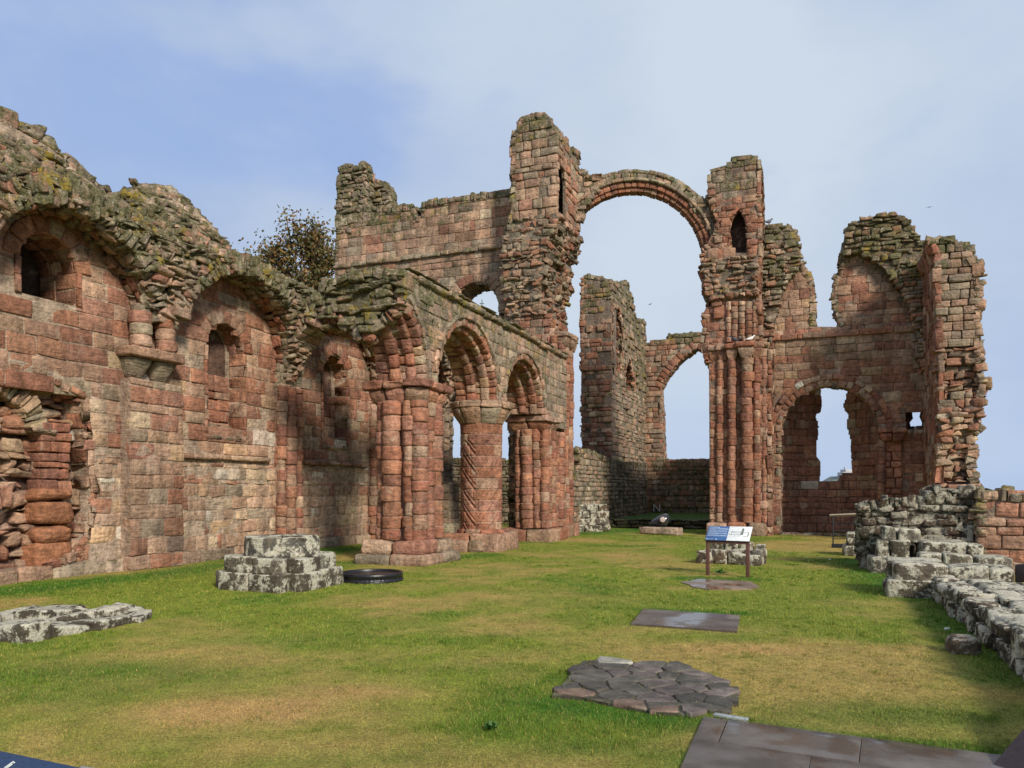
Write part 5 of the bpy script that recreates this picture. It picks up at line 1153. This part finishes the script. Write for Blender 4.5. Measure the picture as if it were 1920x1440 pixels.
for i in range(15):
    w_ = .37*(rgx.uniform(.9, 1) if i % 4 != 3 else rgx.uniform(.3, .7)); solid(mb, SL, -pw2+.025, -pw2+.025+w_, y_-.006, y_, .005, .008, .001); y_ -= .0125+(.012 if i % 4 == 3 else 0)
solid(mb, SL, -pw2+.02, -pw2+.045, .02, .045, .005, .008, .002); solid(mb, SL, -pw2+.05, -pw2+.16, .027, .036, .005, .008, .002); solid(mb, SL, -pw2+.19, -pw2+.22, .018, .048, .005, .008, .002)
mb.build('text_lines', M_TXT, bl)
mb = MB(186)
for x0_, x1_, y0_, y1_ in ((.04, .22, .245, .255), (.04, .22, .215, .219), (.04, .046, .16, .28), (.215, .22, .15, .255), (.225, .262, .17, .34), (.267, .36, .235, .242), (.35, .365, .14, .24), (.27, .36, .125, .133), (.235, .252, .335, .35)): solid(mb, SL, x0_+.01, x1_+.01, y0_, y1_, .005, .008, .001)
for i in range(9): solid(mb, SL, .02+i*.024, .028+i*.024, .155+.006*(i % 2), .185, .005, .008, .001)
solid(mb, SL, .1, .2, .128, .134, .005, .008, .001); mb.build('plan_drawing', M_INK, wp_)

# stones behind the lectern
def ubox(px0, px1, ybase): a_, b_ = g(px0, ybase), g(px1, ybase); return a_, b_
def stones_at(name, label, cat, p0, p1, depth, h, n, rows, seed, group=None, tiers=1):
    p0, p1 = np.array(p0), np.array(p1); P = Plane(p0, p1-p0); L = np.linalg.norm(p1-p0)
    rt_ = thing(name, (p0+p1)/2, label, cat, group); m_ = MB(seed); cu = np.linspace(0, L, n+1); cu[1:-1] += m_.rng.uniform(-.1, .1, n-1)
    B = []
    for tr in range(tiers):
        cu = np.linspace(0, L, n+1-(tr % 2)); cu[1:-1] += m_.rng.uniform(-.1, .1, len(cu)-2); sh = .08*tr
        B += [(cu[i]+.01+(sh if i == 0 else 0), cu[i+1]-.01, h*tr/tiers-.03, h*(tr+1)/tiers+m_.rng.normal(0, .02), -depth*(k+1)/rows+.01, -depth*k/rows-.01-sh*(k == 0)+m_.rng.normal(0, .015)) for i in range(len(cu)-1) for k in range(rows)]
    m_.blocks(B, P, pal(m_.rng, len(B), W=.3, G=.5, P=.3), .2, L=7, r=.04, amp=.009, skew=.02, back=True); m_.build('stones', M_LICH, rt_); return rt_
stones_at('stone_block_row', 'row of lichened blocks lying just behind the lectern posts', 'stones', g(1304, 1055), g(1422, 1061), .75, .27, 4, 3, 190)
stones_at('stone_block_row', 'second row of lichened blocks farther behind the lectern', 'stones', g(1333, 1037), g(1434, 1040), .5, .30, 4, 1, 191)
# mossy stump in front of the chancel wall
stones_at('mossy_stump', 'white and green mottled stump against the foot of the chancel wall', 'stump', g(1064, 998), g(1146, 996), 1.2, 1.05, 5, 2, 192, tiers=4)

# ------------------------------------------------------------------ slab with dark bird shaped sculpture
root = stones_at('slab_bench', 'pale sandstone slab lying below the dark polished sculpture', 'slab', g(1199, 1001), g(1271, 1004), .45, .26, 1, 1, 193)
for c_ in root.children: c_.data.materials[0] = M_STONE; c_.data.attributes['Col'].data.foreach_set('color', np.tile(np.array([.42, .30, .22, 1], np.float32), len(c_.data.vertices)))
M_POL = plain('polished_dark_stone', (.035, .036, .042), .12, spec=.8)
sx, sy = g(1237, 1000); sy += .25; sx = (1236-CX)/F*sy
root = thing('sculpture', (sx, sy), 'dark polished teardrop sculpture like a resting bird beyond the pale slab', 'sculpture', z=0)
mb = MB(194); th_, ph2 = np.meshgrid(np.linspace(0, 2*np.pi, 40), np.linspace(0, np.pi, 24), indexing='ij')
X_ = -np.cos(ph2); rad = np.sin(ph2)*(.62+.38*X_)**.8*.34
Vx = sx+X_*.40; Vy = sy+rad*1.1*np.cos(th_); Vz = .45+rad*.95*np.sin(th_)+.10*X_
id_ = np.arange(th_.size).reshape(th_.shape); Q = np.stack([id_[:-1, :-1], id_[1:, :-1], id_[1:, 1:], id_[:-1, 1:]], -1).reshape(-1, 4)
mb.add(np.stack([Vx, Vy, Vz], -1).reshape(-1, 3), Q[:, ::-1], None, (.1, .1, .1), 0); so = mb.build('body', M_POL, root)
mb = MB(195); lathe(mb, 0, 0, [(.001, .012), (.085, .006), (.10, 0)], 24); V_ = mb.V[0].copy(); mb.V[0] = np.stack([sx+.06+V_[:, 0], sy-.365-V_[:, 2]*1.0, .52+V_[:, 1]], -1); mb.build('emblem', plain('pale_emblem', (.45, .36, .30), .5), so)
mb = MB(196); bx(mb, sx-.3, sx+.3, sy-.2, sy+.25, -.02, .2, (.05, .05, .05)); mb.build('base', plain('dark_base', (.02, .02, .02), .7), root)

# ------------------------------------------------------------------ paving
def pave_mat(name, col, wet, tint=(.10, .075, .06)):
    m, n, l, b = mat_new(name); P = nd(n, 'ShaderNodeNewGeometry').outputs['Position']
    f1 = noise(n, l, P, 2.2, 5, .6); f2 = noise(n, l, P, 60, 4, .6); f3 = noise(n, l, P, 1.3, 5, .55)
    c = mixc(n, l, mrange(n, l, f1, .38, .62), tuple(x*y_ for x, y_ in zip(col, (.50, .44, .38))), col); c = mixc(n, l, mrange(n, l, f2, .3, .7, 0, .35), c, tuple(x*.6 for x in col))
    wt = mrange(n, l, f3, .46, .57, 0, wet); c = mixc(n, l, mth(n, l, 'MULTIPLY', wt, .7), c, tint)
    l.new(c, b.inputs['Base Color']); l.new(mrange(n, l, wt, 0, 1, .50, .06, False), b.inputs['Roughness']); b.inputs['Specular IOR Level'].default_value = .5
    q = nd(n, 'ShaderNodeBump'); q.inputs['Strength'].default_value = .35; q.inputs['Distance'].default_value = .006
    l.new(mth(n, l, 'MULTIPLY', f2, mrange(n, l, wt, 0, 1, 1, .05, False)), q.inputs['Height']); l.new(q.outputs[0], b.inputs['Normal'])
    return m
FLAT = lambda a, b, c: np.stack([a, b, c+0*a], -1)
def pad(name, poly, z, mat, label, cat, z0=-.05):
    m_ = MB(200); P = poly; ar = sum(P[i][0]*P[(i+1) % len(P)][1]-P[(i+1) % len(P)][0]*P[i][1] for i in range(len(P)))
    if ar < 0: P = P[::-1]
    cx, cy = np.mean([p[0] for p in P]), np.mean([p[1] for p in P]); rt_ = thing(name, (cx, cy), label, cat)
    m_.slab(FLAT, P, [], z0, z, (.1, .1, .1)); m_.build('stone', mat, rt_); return rt_
pad('paving_slab', PAVG['slab_far'], .012, pave_mat('wet_pale_slab', (.30, .22, .16), 1.0, (.16, .11, .075)), 'pale wet flagstone with standing water in front of the lectern', 'flagstone')
pad('paving_slab', PAVG['slab_mid'], .012, pave_mat('wet_dark_slab', (.150, .118, .095), .8), 'dark rectangular flagstone set alone in the lawn', 'flagstone')
M_PATH = pave_mat('path_slabs', (.165, .138, .115), .8, (.085, .062, .048))
mb = MB(201); o0 = np.array(g(1318, 1346)); d1 = np.array(g(1885, 1420))-o0; d1 /= np.linalg.norm(d1); d2 = np.array(g(1276, 1440))-o0; d2 = d2-(d2@d1)*d1; d2 /= np.linalg.norm(d2); d2s = (np.array(g(1276, 1440))-o0)@d1/((np.array(g(1276, 1440))-o0)@d2)
pm_ = lambda a, b, c: np.stack([o0[0]+d1[0]*(a+b*d2s*np.clip(1-a, 0, 1))+d2[0]*b, o0[1]+d1[1]*(a+b*d2s*np.clip(1-a, 0, 1))+d2[1]*b, c], -1)
bb_ = []
rows_ = [(0, .52, [0, .17, 1.02, 1.95, 2.8, 3.7]), (.52, 1.15, [0, .75, 1.6, 2.5, 3.7]), (1.15, 1.8, [0, .5, 1.3, 2.2, 3.7]), (1.8, 2.6, [0, .9, 1.8, 2.7, 3.7])]
for b0_, b1_, cs in rows_:
    for i in range(len(cs)-1): bb_.append((cs[i]+.002, cs[i+1]-.002, b0_+.002, b1_-.002, -.06, .014))
mb.blocks(bb_, pm_, [(.1, .1, .1)], L=7, r=.004, amp=.0006)
tag(mb.build('path', M_PATH), kind='structure')
root = thing('metal_strip', g(1368, 1350), 'thin pale metal strip at the corner of the paved path', 'edging')
mb = MB(202); s0, s1 = np.array(g(1337, 1344)), np.array(g(1401, 1354)); MS = Plane(s0, s1-s0); ml = np.linalg.norm(s1-s0); solid(mb, MS, 0, ml, .0, .020, -.05, .0); mb.build('strip', plain('galvanised', (.42, .44, .43), .35, .4), root)
# crazy paving of dark cobbles
root = thing('cobble_patch', g(1210, 1290), 'patch of dark irregular cobbles edged with white lichened stones in the lawn', 'paving')
cp = PAVG['cobble']; cp = cp if sum(cp[i][0]*cp[(i+1) % len(cp)][1]-cp[(i+1) % len(cp)][0]*cp[i][1] for i in range(len(cp))) > 0 else cp[::-1]
mb = MB(203); mb.slab(FLAT, cp, [], -.05, .018, (.055, .045, .03), .3)
# irregular polygons: jittered Voronoi cells shrunk to leave joints
rv = np.random.default_rng(31); xs_, ys_ = [p[0] for p in cp], [p[1] for p in cp]; seeds = []
for yy in np.arange(min(ys_)-.2, max(ys_)+.2, .15):
    for xx in np.arange(min(xs_)-.3, max(xs_)+.3, .235): seeds.append((xx+rv.uniform(-.12, .12)+(.117 if int(yy/.15) % 2 else 0), yy+rv.uniform(-.08, .08)))
seeds = np.array(seeds); seeds = seeds[rv.random(len(seeds)) > .24]
def clip(poly, p, q):
    m = (p+q)/2; n = q-p; out = []
    for i in range(len(poly)):
        a, b = poly[i], poly[(i+1) % len(poly)]; da, db = (a-m)@n, (b-m)@n
        if da <= 0: out.append(a)
        if da*db < 0: out.append(a+(b-a)*da/(da-db))
    return out
cen_ = np.array([np.mean(xs_), np.mean(ys_)])
for i, p in enumerate(seeds):
    if not inpoly(p[0], p[1], cp): continue
    poly = [p+np.array(d)*.5 for d in ((-1, -1), (1, -1), (1, 1), (-1, 1))]
    for j in np.argsort(np.hypot(*(seeds-p).T))[1:12]: poly = clip(poly, p, seeds[j])
    poly = np.array(poly)
    if len(poly) < 3: continue
    c_ = poly.mean(0); dd = np.linalg.norm(poly-c_, axis=1, keepdims=True); poly = c_+(poly-c_)*np.clip(1-.013/dd, .3, 1)
    # round the corners
    sm_ = []
    for k in range(len(poly)):
        a, b = poly[k], poly[(k+1) % len(poly)]; sm_ += [a*.92+b*.08, a*.5+b*.5+rv.normal(0, .006, 2), a*.08+b*.92]
    poly = np.array(sm_); n = len(poly); z = .030+rv.uniform(-.005, .006); tx, ty = rv.normal(0, .02, 2)
    edge = min(abs(inpoly(p[0], p[1]+.18, cp)*1-1), 1); white = (edge and rv.random() < .35)
    colr = np.array([.34, .32, .26]) if white else (np.array([.092, .080, .062]) if rv.random() < .75 else np.array([.14, .11, .095]))*rv.uniform(.75, 1.3)
    if not inpoly(p[0], p[1]-.16, cp) and rv.random() < .7: colr = np.array([.19, .12, .085])
    zz = lambda q, o_: z+(q[:, 0]-c_[0])*tx+(q[:, 1]-c_[1])*ty+o_
    inn = c_+(poly-c_)*.94; r0 = np.column_stack([poly, np.full(n, .0)]); r1 = np.column_stack([poly, zz(poly, -.012)]); r2 = np.column_stack([inn, zz(inn, .0)]); ctr = np.array([[c_[0], c_[1], z+.002]])
    V = np.concatenate([r0, r1, r2, ctr]); k = np.arange(n); k2 = (k+1) % n
    Q = np.concatenate([np.stack([k, k2, n+k2, n+k], 1), np.stack([n+k, n+k2, 2*n+k2, 2*n+k], 1)]); T_ = np.stack([2*n+k, 2*n+k2, np.full(n, 3*n)], 1)
    mb.add(V, Q, T_, colr, .05)
m_cob = stone_mat('cobble_stone', bump=.5, strata=.3); 
for nn_ in m_cob.node_tree.nodes:
    if nn_.type == 'BSDF_PRINCIPLED': nn_.inputs['Roughness'].default_value = .6; nn_.inputs['Specular IOR Level'].default_value = .35
mb.build('cobbles', m_cob, root)

# ------------------------------------------------------------------ handrail of the ramp
root = thing('handrail', g(1562, 1024), 'black metal ramp handrail with a pale wooden top rail beside the low wall', 'handrail')
hp0 = np.array(g(1562, 1026)); HR = Plane(hp0, (CT, -ST)); M_RAIL = plain('black_steel', (.02, .02, .022), .5); M_WOOD = plain('pale_wood', (.42, .34, .25), .7)
for i in range(2):
    mb = MB(210); solid(mb, HR, i*1.0-.018, i*1.0+.018, 0, .90+.06*i, -.018, .018); mb.build('post', M_RAIL, root)
mb = MB(211)
for h_ in (.22, .45, .66):
    P2 = lambda a, b, c: HR(a, b+a*.06, c); solid(mb, P2, 0, 1.3, h_, h_+.022, -.01, .01)
solid(mb, lambda a, b, c: HR(a, b, c), -.04, 1.0, -.02, .10, -.05, .05); mb.build('rails', M_RAIL, root)
mb = MB(212); P2 = lambda a, b, c: HR(a, b+a*.06, c); solid(mb, P2, -.1, 1.4, .895, .935, -.05, .03, .012); solid(mb, P2, -.1, 1.4, .855, .885, -.09, -.04, .01); mb.build('top_rail', M_WOOD, root)

# ------------------------------------------------------------------ tree behind the left wall
def tree(name, x, y, h, cr, seed, label):
    rt_ = thing(name, (x, y), label, 'tree'); rg_ = random.Random(seed); mt = MB(seed); tips = []
    def limb(p, d, L, r, lev):
        n = 5; pts = [p]; q = Vector(p); dd = Vector(d)
        for i in range(n):
            dd = (dd+Vector((rg_.uniform(-.2, .2), rg_.uniform(-.2, .2), rg_.uniform(-.06, .16)))).normalized(); q = q+dd*L/n; pts.append(q.copy())
        rs = [max(.038, r*(1-.55*i/n)) for i in range(n+1)]; k = 7 if lev < 2 else 4; V = []
        for i, pt in enumerate(pts):
            pt = Vector(pt); t = (Vector(pts[min(i+1, n)])-Vector(pts[max(i-1, 0)])).normalized(); a = t.orthogonal().normalized(); b = t.cross(a)
            V += [pt+(a*math.cos(2*math.pi*j/k)+b*math.sin(2*math.pi*j/k))*rs[i] for j in range(k)]
        Q = [[i*k+j, i*k+(j+1) % k, (i+1)*k+(j+1) % k, (i+1)*k+j] for i in range(n) for j in range(k)]
        mt.add(np.array([tuple(v) for v in V]), Q, None, (.10, .085, .06), 0)
        if lev >= 3: tips.extend([tuple(pts[i]) for i in range(1, n+1)])
        if lev < 5:
            for j in range(4 if lev < 2 else 3):
                i = rg_.randint(2, n) if j else n; t = dd.orthogonal().normalized(); t.rotate(__import__('mathutils').Quaternion(dd, rg_.uniform(0, 6.28)))
                nd_ = (dd*.72+t*rg_.uniform(.45, .95)+Vector((0, 0, .12))).normalized(); limb(pts[i], nd_, L*rg_.uniform(.62, .82), rs[i]*.62, lev+1)
    for s_ in range(3):
        limb((x+rg_.uniform(-.3, .3), y+rg_.uniform(-.3, .3), -.2), Vector((rg_.uniform(-.3, .3), rg_.uniform(-.25, .25), 1)).normalized(), h*.34, h*.028, 0)
    allv = np.concatenate(mt.V)
    zmax = allv[:, 2].max(); sc = h/zmax
    for i in range(len(mt.V)): mt.V[i] = (mt.V[i]-np.array([x, y, 0]))*np.array([cr/ max(1e-6, np.abs(allv[:, 0]-x).max()), cr/max(1e-6, np.abs(allv[:, 1]-y).max()), sc])+np.array([x, y, 0])
    kx, ky = cr/np.abs(allv[:, 0]-x).max(), cr/np.abs(allv[:, 1]-y).max()
    mt.build('trunk', plain('bark', (.11, .09, .065), .9, bump=.6, bs=12), rt_)
    rn = np.random.default_rng(seed); T = (np.array(tips)-np.array([x, y, 0]))*np.array([kx, ky, sc])+np.array([x, y, 0])
    T = T[rn.random(len(T)) < .8]; N_ = len(T)*28; c = np.repeat(T, 28, 0)+rn.normal(0, .36, (N_, 3)); s1_ = rn.normal(0, 1, (N_, 3)); s1_ /= np.linalg.norm(s1_, axis=1, keepdims=True); s2_ = np.cross(s1_, rn.normal(0, 1, (N_, 3))); s2_ /= np.linalg.norm(s2_, axis=1, keepdims=True)
    sz_ = rn.uniform(.06, .13, (N_, 1)); V = np.stack([c-s1_*sz_, c-s2_*sz_*.6, c+s1_*sz_, c+s2_*sz_*.6], 1).reshape(-1, 3)
    cp_ = np.array([(.16, .095, .035), (.20, .11, .035), (.12, .11, .035), (.09, .09, .025)])[rn.integers(0, 4, N_)]*rn.uniform(.7, 1.3, (N_, 1))
    ml_ = MB(seed+1); ml_.add(V, np.arange(4*N_).reshape(-1, 4), None, np.repeat(cp_, 4, 0), 0); ml_.build('crown', m_bl, rt_)
tree('autumn_tree', -12.6, 44.0, 16.2, 7.6, 300, 'half bare brown leaved tree rising behind the left wall')

# ------------------------------------------------------------------ birds
M_FEA = {}
def bird(label, P, s, yaw, col, wings=False, name='pigeon'):
    rt_ = thing(name, (P[0], P[1]), label, 'bird', z=float(P[2])); mb_ = MB(400)
    th, ph = np.meshgrid(np.linspace(0, 2*np.pi, 14), np.linspace(0, np.pi, 12), indexing='ij')
    # one continuous body: tail, trunk, neck, head, beak as rings along a bent spine
    sp_ = np.array([(-.62, .02, .015), (-.50, .04, .05), (-.30, .07, .10), (-.08, .12, .16), (.10, .17, .17), (.20, .26, .12), (.25, .35, .075), (.30, .40, .085), (.36, .41, .07), (.42, .40, .03), (.50, .38, .006)])
    t = np.linspace(0, 2*np.pi, 12, endpoint=False); V = []
    for a, z, r in sp_:
        for u in t: V.append((a, math.cos(u)*r*(1.5 if a < -.45 else 1), z+.13+math.sin(u)*r*(.5 if a < -.45 else 1.)))
    V = np.array(V)*s; cy, sy_ = math.cos(yaw), math.sin(yaw); V = np.stack([V[:, 0]*cy-V[:, 1]*sy_+P[0], V[:, 0]*sy_+V[:, 1]*cy+P[1], V[:, 2]+P[2]], -1)
    Q = [[i*12+j, i*12+(j+1) % 12, (i+1)*12+(j+1) % 12, (i+1)*12+j] for i in range(len(sp_)-1) for j in range(12)]
    mb_.add(V, Q, None, col, 0)
    if wings:
        for sg in (-1, 1):
            W_ = np.array([(-.15, 0, .28), (.15, 0, .28), (.25, sg*.5, .42), (-.05, sg*.5, .40), (-.10, sg*1.0, .30), (.05, sg*.95, .31)])*s
            W_ = np.stack([W_[:, 0]*cy-W_[:, 1]*sy_+P[0], W_[:, 0]*sy_+W_[:, 1]*cy+P[1], W_[:, 2]+P[2]], -1); W2 = W_-np.array([0, 0, .02*s])
            mb_.add(np.concatenate([W_, W2]), [[0, 1, 2, 3], [3, 2, 5, 4], [9, 8, 7, 6], [10, 11, 8, 9], [1, 0, 6, 7], [2, 1, 7, 8], [5, 2, 8, 11], [4, 5, 11, 10], [3, 4, 10, 9], [0, 3, 9, 6]], None, col, 0)
    else:
        for sg in (-1, 1):
            q = np.array([P[0]-.03*s*sy_*sg*1.5, P[1]+.03*s*cy*sg*1.5, P[2]-.02]); mb_.blocks([(-.015*s, .015*s, -.015*s, .015*s, 0, .2*s)], lambda a, b, c: np.stack([a+q[0], b+q[1], c+q[2]], -1), [(.25, .08, .06)], L=4, r=.003, amp=0)
    mb_.build('body', m_bl, rt_)
def at(pl, x, y): a, b = pl.px([(x, y)])[0]; return pl(np.array(a), np.array(b), np.array(.0))
p = at(UP(29.8), 1442, 421); bird('grey pigeon perched on the wall top right of the tall pier', p, .42, .5, (.13, .13, .16))
p = at(UP(25.9), 1046, 256); bird('black bird on the ragged top of the tallest tower', p, .40, 2.2, (.02, .02, .022), name='crow')
zl = zcap
for xp, colr, lb, yw in ((1377, (.04, .045, .06), 'dark pigeon on the ledge of the tall pier, left of the brown one', 3.0), (1391, (.09, .06, .045), 'brown pigeon on the ledge of the tall pier between dark and white ones', 1.2), (1408, (.65, .64, .60), 'white pigeon at the right end of the pier ledge', .3)):
    v_ = UP(PF-.3).px([(xp, 640)])[0][0]; x, y = W(PF-.3, v_); bird(lb, (x, y, zl), .40, yw, colr)
bird('small dark bird flying in the sky seen through the great arch', (7.2, 40, H+(HY-572)/F*40), .16, .4, (.03, .03, .03), True, 'flying_bird')
bird('small dark bird flying above the right end of the ruin', (16.3, 30, H+(HY-390)/F*30), .12, 1.0, (.03, .03, .03), True, 'flying_bird')

# ------------------------------------------------------------------ far things
root = thing('hilltop_castle', (394, 920), 'tiny far castle seen through the broken apse window', 'castle')
M_FAR = plain('far_stone', (.50, .48, .50), .9)
def wb(mb, x0, x1, y0, y1, z0, z1): bx(mb, x0, x1, y0, y1, z0, z1, (.3, .3, .3), r=.1, amp=0)
mb = MB(410); z0_ = H+(HY-888)/F*920
wb(mb, 394, 406, 915, 930, z0_-4, z0_+1.6); wb(mb, 397.5, 406, 915, 930, z0_+1.5, z0_+5); wb(mb, 397.2, 398.6, 916, 919, z0_+1.5, z0_+8); mb.build('keep', M_FAR, root)
mb = MB(411); lathe(mb, 432, 940, [(75, 0), (60, 6), (48, 14), (40, z0_-3), (.01, z0_-2.8)], 24); tag(mb.build('hill', plain('far_hill', (.20, .22, .20), .9)), kind='structure')
root = thing('church_finial', (-2.35, 60), 'thin ornamental cross finial seen through the upper arch of the transept wall', 'finial')
mb = MB(412); zf = H+(HY-588)/F*60
bx(mb, -2.38, -2.32, 59.97, 60.03, zf-12, zf+1.1, (.1, .1, .1), amp=0, r=.01); bx(mb, -2.52, -2.18, 59.98, 60.02, zf+.75, zf+.81, (.1, .1, .1), amp=0, r=.01); lathe(mb, -2.35, 60, [(.01, zf+.2), (.10, zf+.3), (.10, zf+.42), (.01, zf+.5)], 12); mb.build('cross', plain('dark_iron', (.05, .055, .06), .6), root)
root = thing('white_dome', (11.15, 17.4), 'small white domed object poking above the low wall near the right edge', 'dome')
mb = MB(413); lathe(mb, 11.15, 17.4, [(.07, 0), (.075, 1.5), (.085, 1.58), (.08, 1.65), (.055, 1.70), (.001, 1.72)], 24); mb.build('cap', M_PAN, root)

# ------------------------------------------------------------------ things cut by the frame in the foreground
root = thing('near_lectern', (-1.5, 1.75), 'dark blue information board close to the lower left corner, white script on it', 'sign')
M_NAVY = plain('navy_board', (.010, .030, .085), .3, bump=.5, bs=90, spec=.6)
zb_ = .88
def gq(x, y, z): X_, Y_ = g(x, y, z); return np.array([X_, Y_])
a0_, a1_ = gq(-260, 1352, zb_), gq(151, 1438, zb_); NB = Plane(a0_, a1_-a0_); nl_ = np.linalg.norm(a1_-a0_)
def NBm(a, b, c): return NB(a, zb_-b*math.sin(.55)+c*math.cos(.55), b*math.cos(.55)+c*math.sin(.55)*1.0)
mb = MB(420); solid(mb, NBm, 0, nl_, 0, .55, -.02, 0, .004); nbo = mb.build('board', M_NAVY, root)
mb = MB(421); q0 = gq(152, 1434, zb_); q1 = gq(212, 1443, zb_); QB = Plane(q0, q1-q0); solid(mb, lambda a, b, c: QB(a, zb_-b*math.sin(.55)+c*math.cos(.55), b*math.cos(.55)), 0, .085, 0, .5, -.02, .0, .006); mb.build('bracket', plain('grey_metal', (.35, .36, .35), .4, .5), root)
n2_ = NB.n
for s_ in (.15, nl_-.12):
    mb = MB(422); p_ = a0_+NB.d*s_+n2_*.2; bx(mb, p_[0]-.03, p_[0]+.03, p_[1]-.03, p_[1]+.03, 0, zb_-.13, (.1, .1, .1), amp=0, r=.005); mb.build('leg', M_CORT, root)
best = min(((abs(toPix(NBm(np.array(aa), np.array(bb), np.array(.002)))[0]-10)+abs(toPix(NBm(np.array(aa), np.array(bb), np.array(.002)))[1]-1441), aa, bb) for aa in np.arange(0, nl_, .004) for bb in np.arange(0, .3, .004)))
tpos = NBm(np.array(best[1]), np.array(best[2]), np.array(.002)); yaw_ = math.atan2(NB.d[1], NB.d[0])
text_obj('script_text', 'li', tpos, (.55*0+(math.pi/2-.55)*0+(math.pi/2-(math.pi/2-.55)), 0, yaw_), .034, plain('white_ink', (.75, .78, .72), .5), nbo, .001, .35)
root = thing('board_end', (2.1, 2.9), 'dark brown board end jutting in at the right edge above the low wall', 'sign')
M_DKB = plain('dark_brown_wood', (.028, .017, .018), .6, bump=.3, bs=25)
Yb = 3.0; x0_ = (1903-CX)/F*Yb; zt_, zbm = H+(HY-1059)/F*Yb, H+(HY-1093)/F*Yb
BE = Plane((x0_, Yb), (1, -.75)); mb = MB(430); BS = lambda a, b, c: BE(a, b+a*.16, c); solid(mb, BS, 0, .7, zbm, zt_, -.03, .0, .004); mb.build('board', M_DKB, root)
mb = MB(431); p_ = BE(np.array(.45), np.array(0.), np.array(-.05)); bx(mb, p_[0]-.04, p_[0]+.04, p_[1]-.03, p_[1]+.05, 0, zt_, (.1, .1, .1), amp=0, r=.005); mb.build('post', M_DKB, root)
stones_at('edge_stone', 'pale worn stone half cut off at the lower right edge', 'stone', g(1905, 1372), g(1990, 1400), .35, .13, 1, 1, 440)
root = thing('timber_end', g(1900, 1440), 'dark timber beam end over the path in the lower right corner', 'timber')
mb = MB(441); t0 = np.array(gq(1868, 1424, .05)); t1 = np.array(gq(1935, 1378, .12)); TP = Plane(t0, t1-t0); Ln = 1.0; mb.slab(lambda a, b, c: TP(a, b, c), [(0, .0), (Ln, .0), (Ln, .42), (0, .012)], [], -.02, .30, (.1, .1, .1)); mb.build('beam', M_DKB, root)
# weeds and bits on the lawn
def weed(px_, lab, s_=.05, seed=0):
    x, y = g(*px_); rt_ = thing('weed', (x, y), lab, 'plant'); r_ = np.random.default_rng(seed); m_ = MB(seed); n = 26; an = r_.uniform(0, 2*np.pi, n); ln2 = r_.uniform(.5, 1.2, n)*s_; el = r_.uniform(.2, 1.0, n)
    b_ = np.stack([x+r_.normal(0, s_*.3, n), y+r_.normal(0, s_*.3, n), np.full(n, .01)], 1); t_ = b_+np.stack([np.cos(an)*ln2*np.cos(el), np.sin(an)*ln2*np.cos(el), ln2*np.sin(el)+.02], 1); mdl = (b_+t_)/2+np.array([0, 0, .012]); sd2 = np.stack([-np.sin(an), np.cos(an), 0*an], 1)*(ln2*.25)[:, None]
    V = np.stack([b_, mdl-sd2, t_, mdl+sd2], 1).reshape(-1, 3); m_.add(V, np.arange(4*n).reshape(-1, 4), None, np.tile(np.array([(.045, .11, .02)]), (4*n, 1)), 0); m_.build('leaves', m_bl, rt_)
weed((1352, 1077), 'small broad leaved weed between the lectern posts', .11, 1); weed((922, 1372), 'small dark weed in the foreground lawn', .05, 2)
for i, (px_, lab) in enumerate((((1777, 1184), 'small white feather lying near the long right wall'), ((1556, 1052), 'small white scrap on the grass left of the stumps'))):
    x, y = g(*px_); rt_ = thing('feather', (x, y), lab, 'feather'); m_ = MB(450+i); bx(m_, x-.035, x+.035, y-.012, y+.012, .02, .045, (.7, .7, .68), amp=.004, r=.01, rot=.5); m_.build('vane', m_bl, rt_)
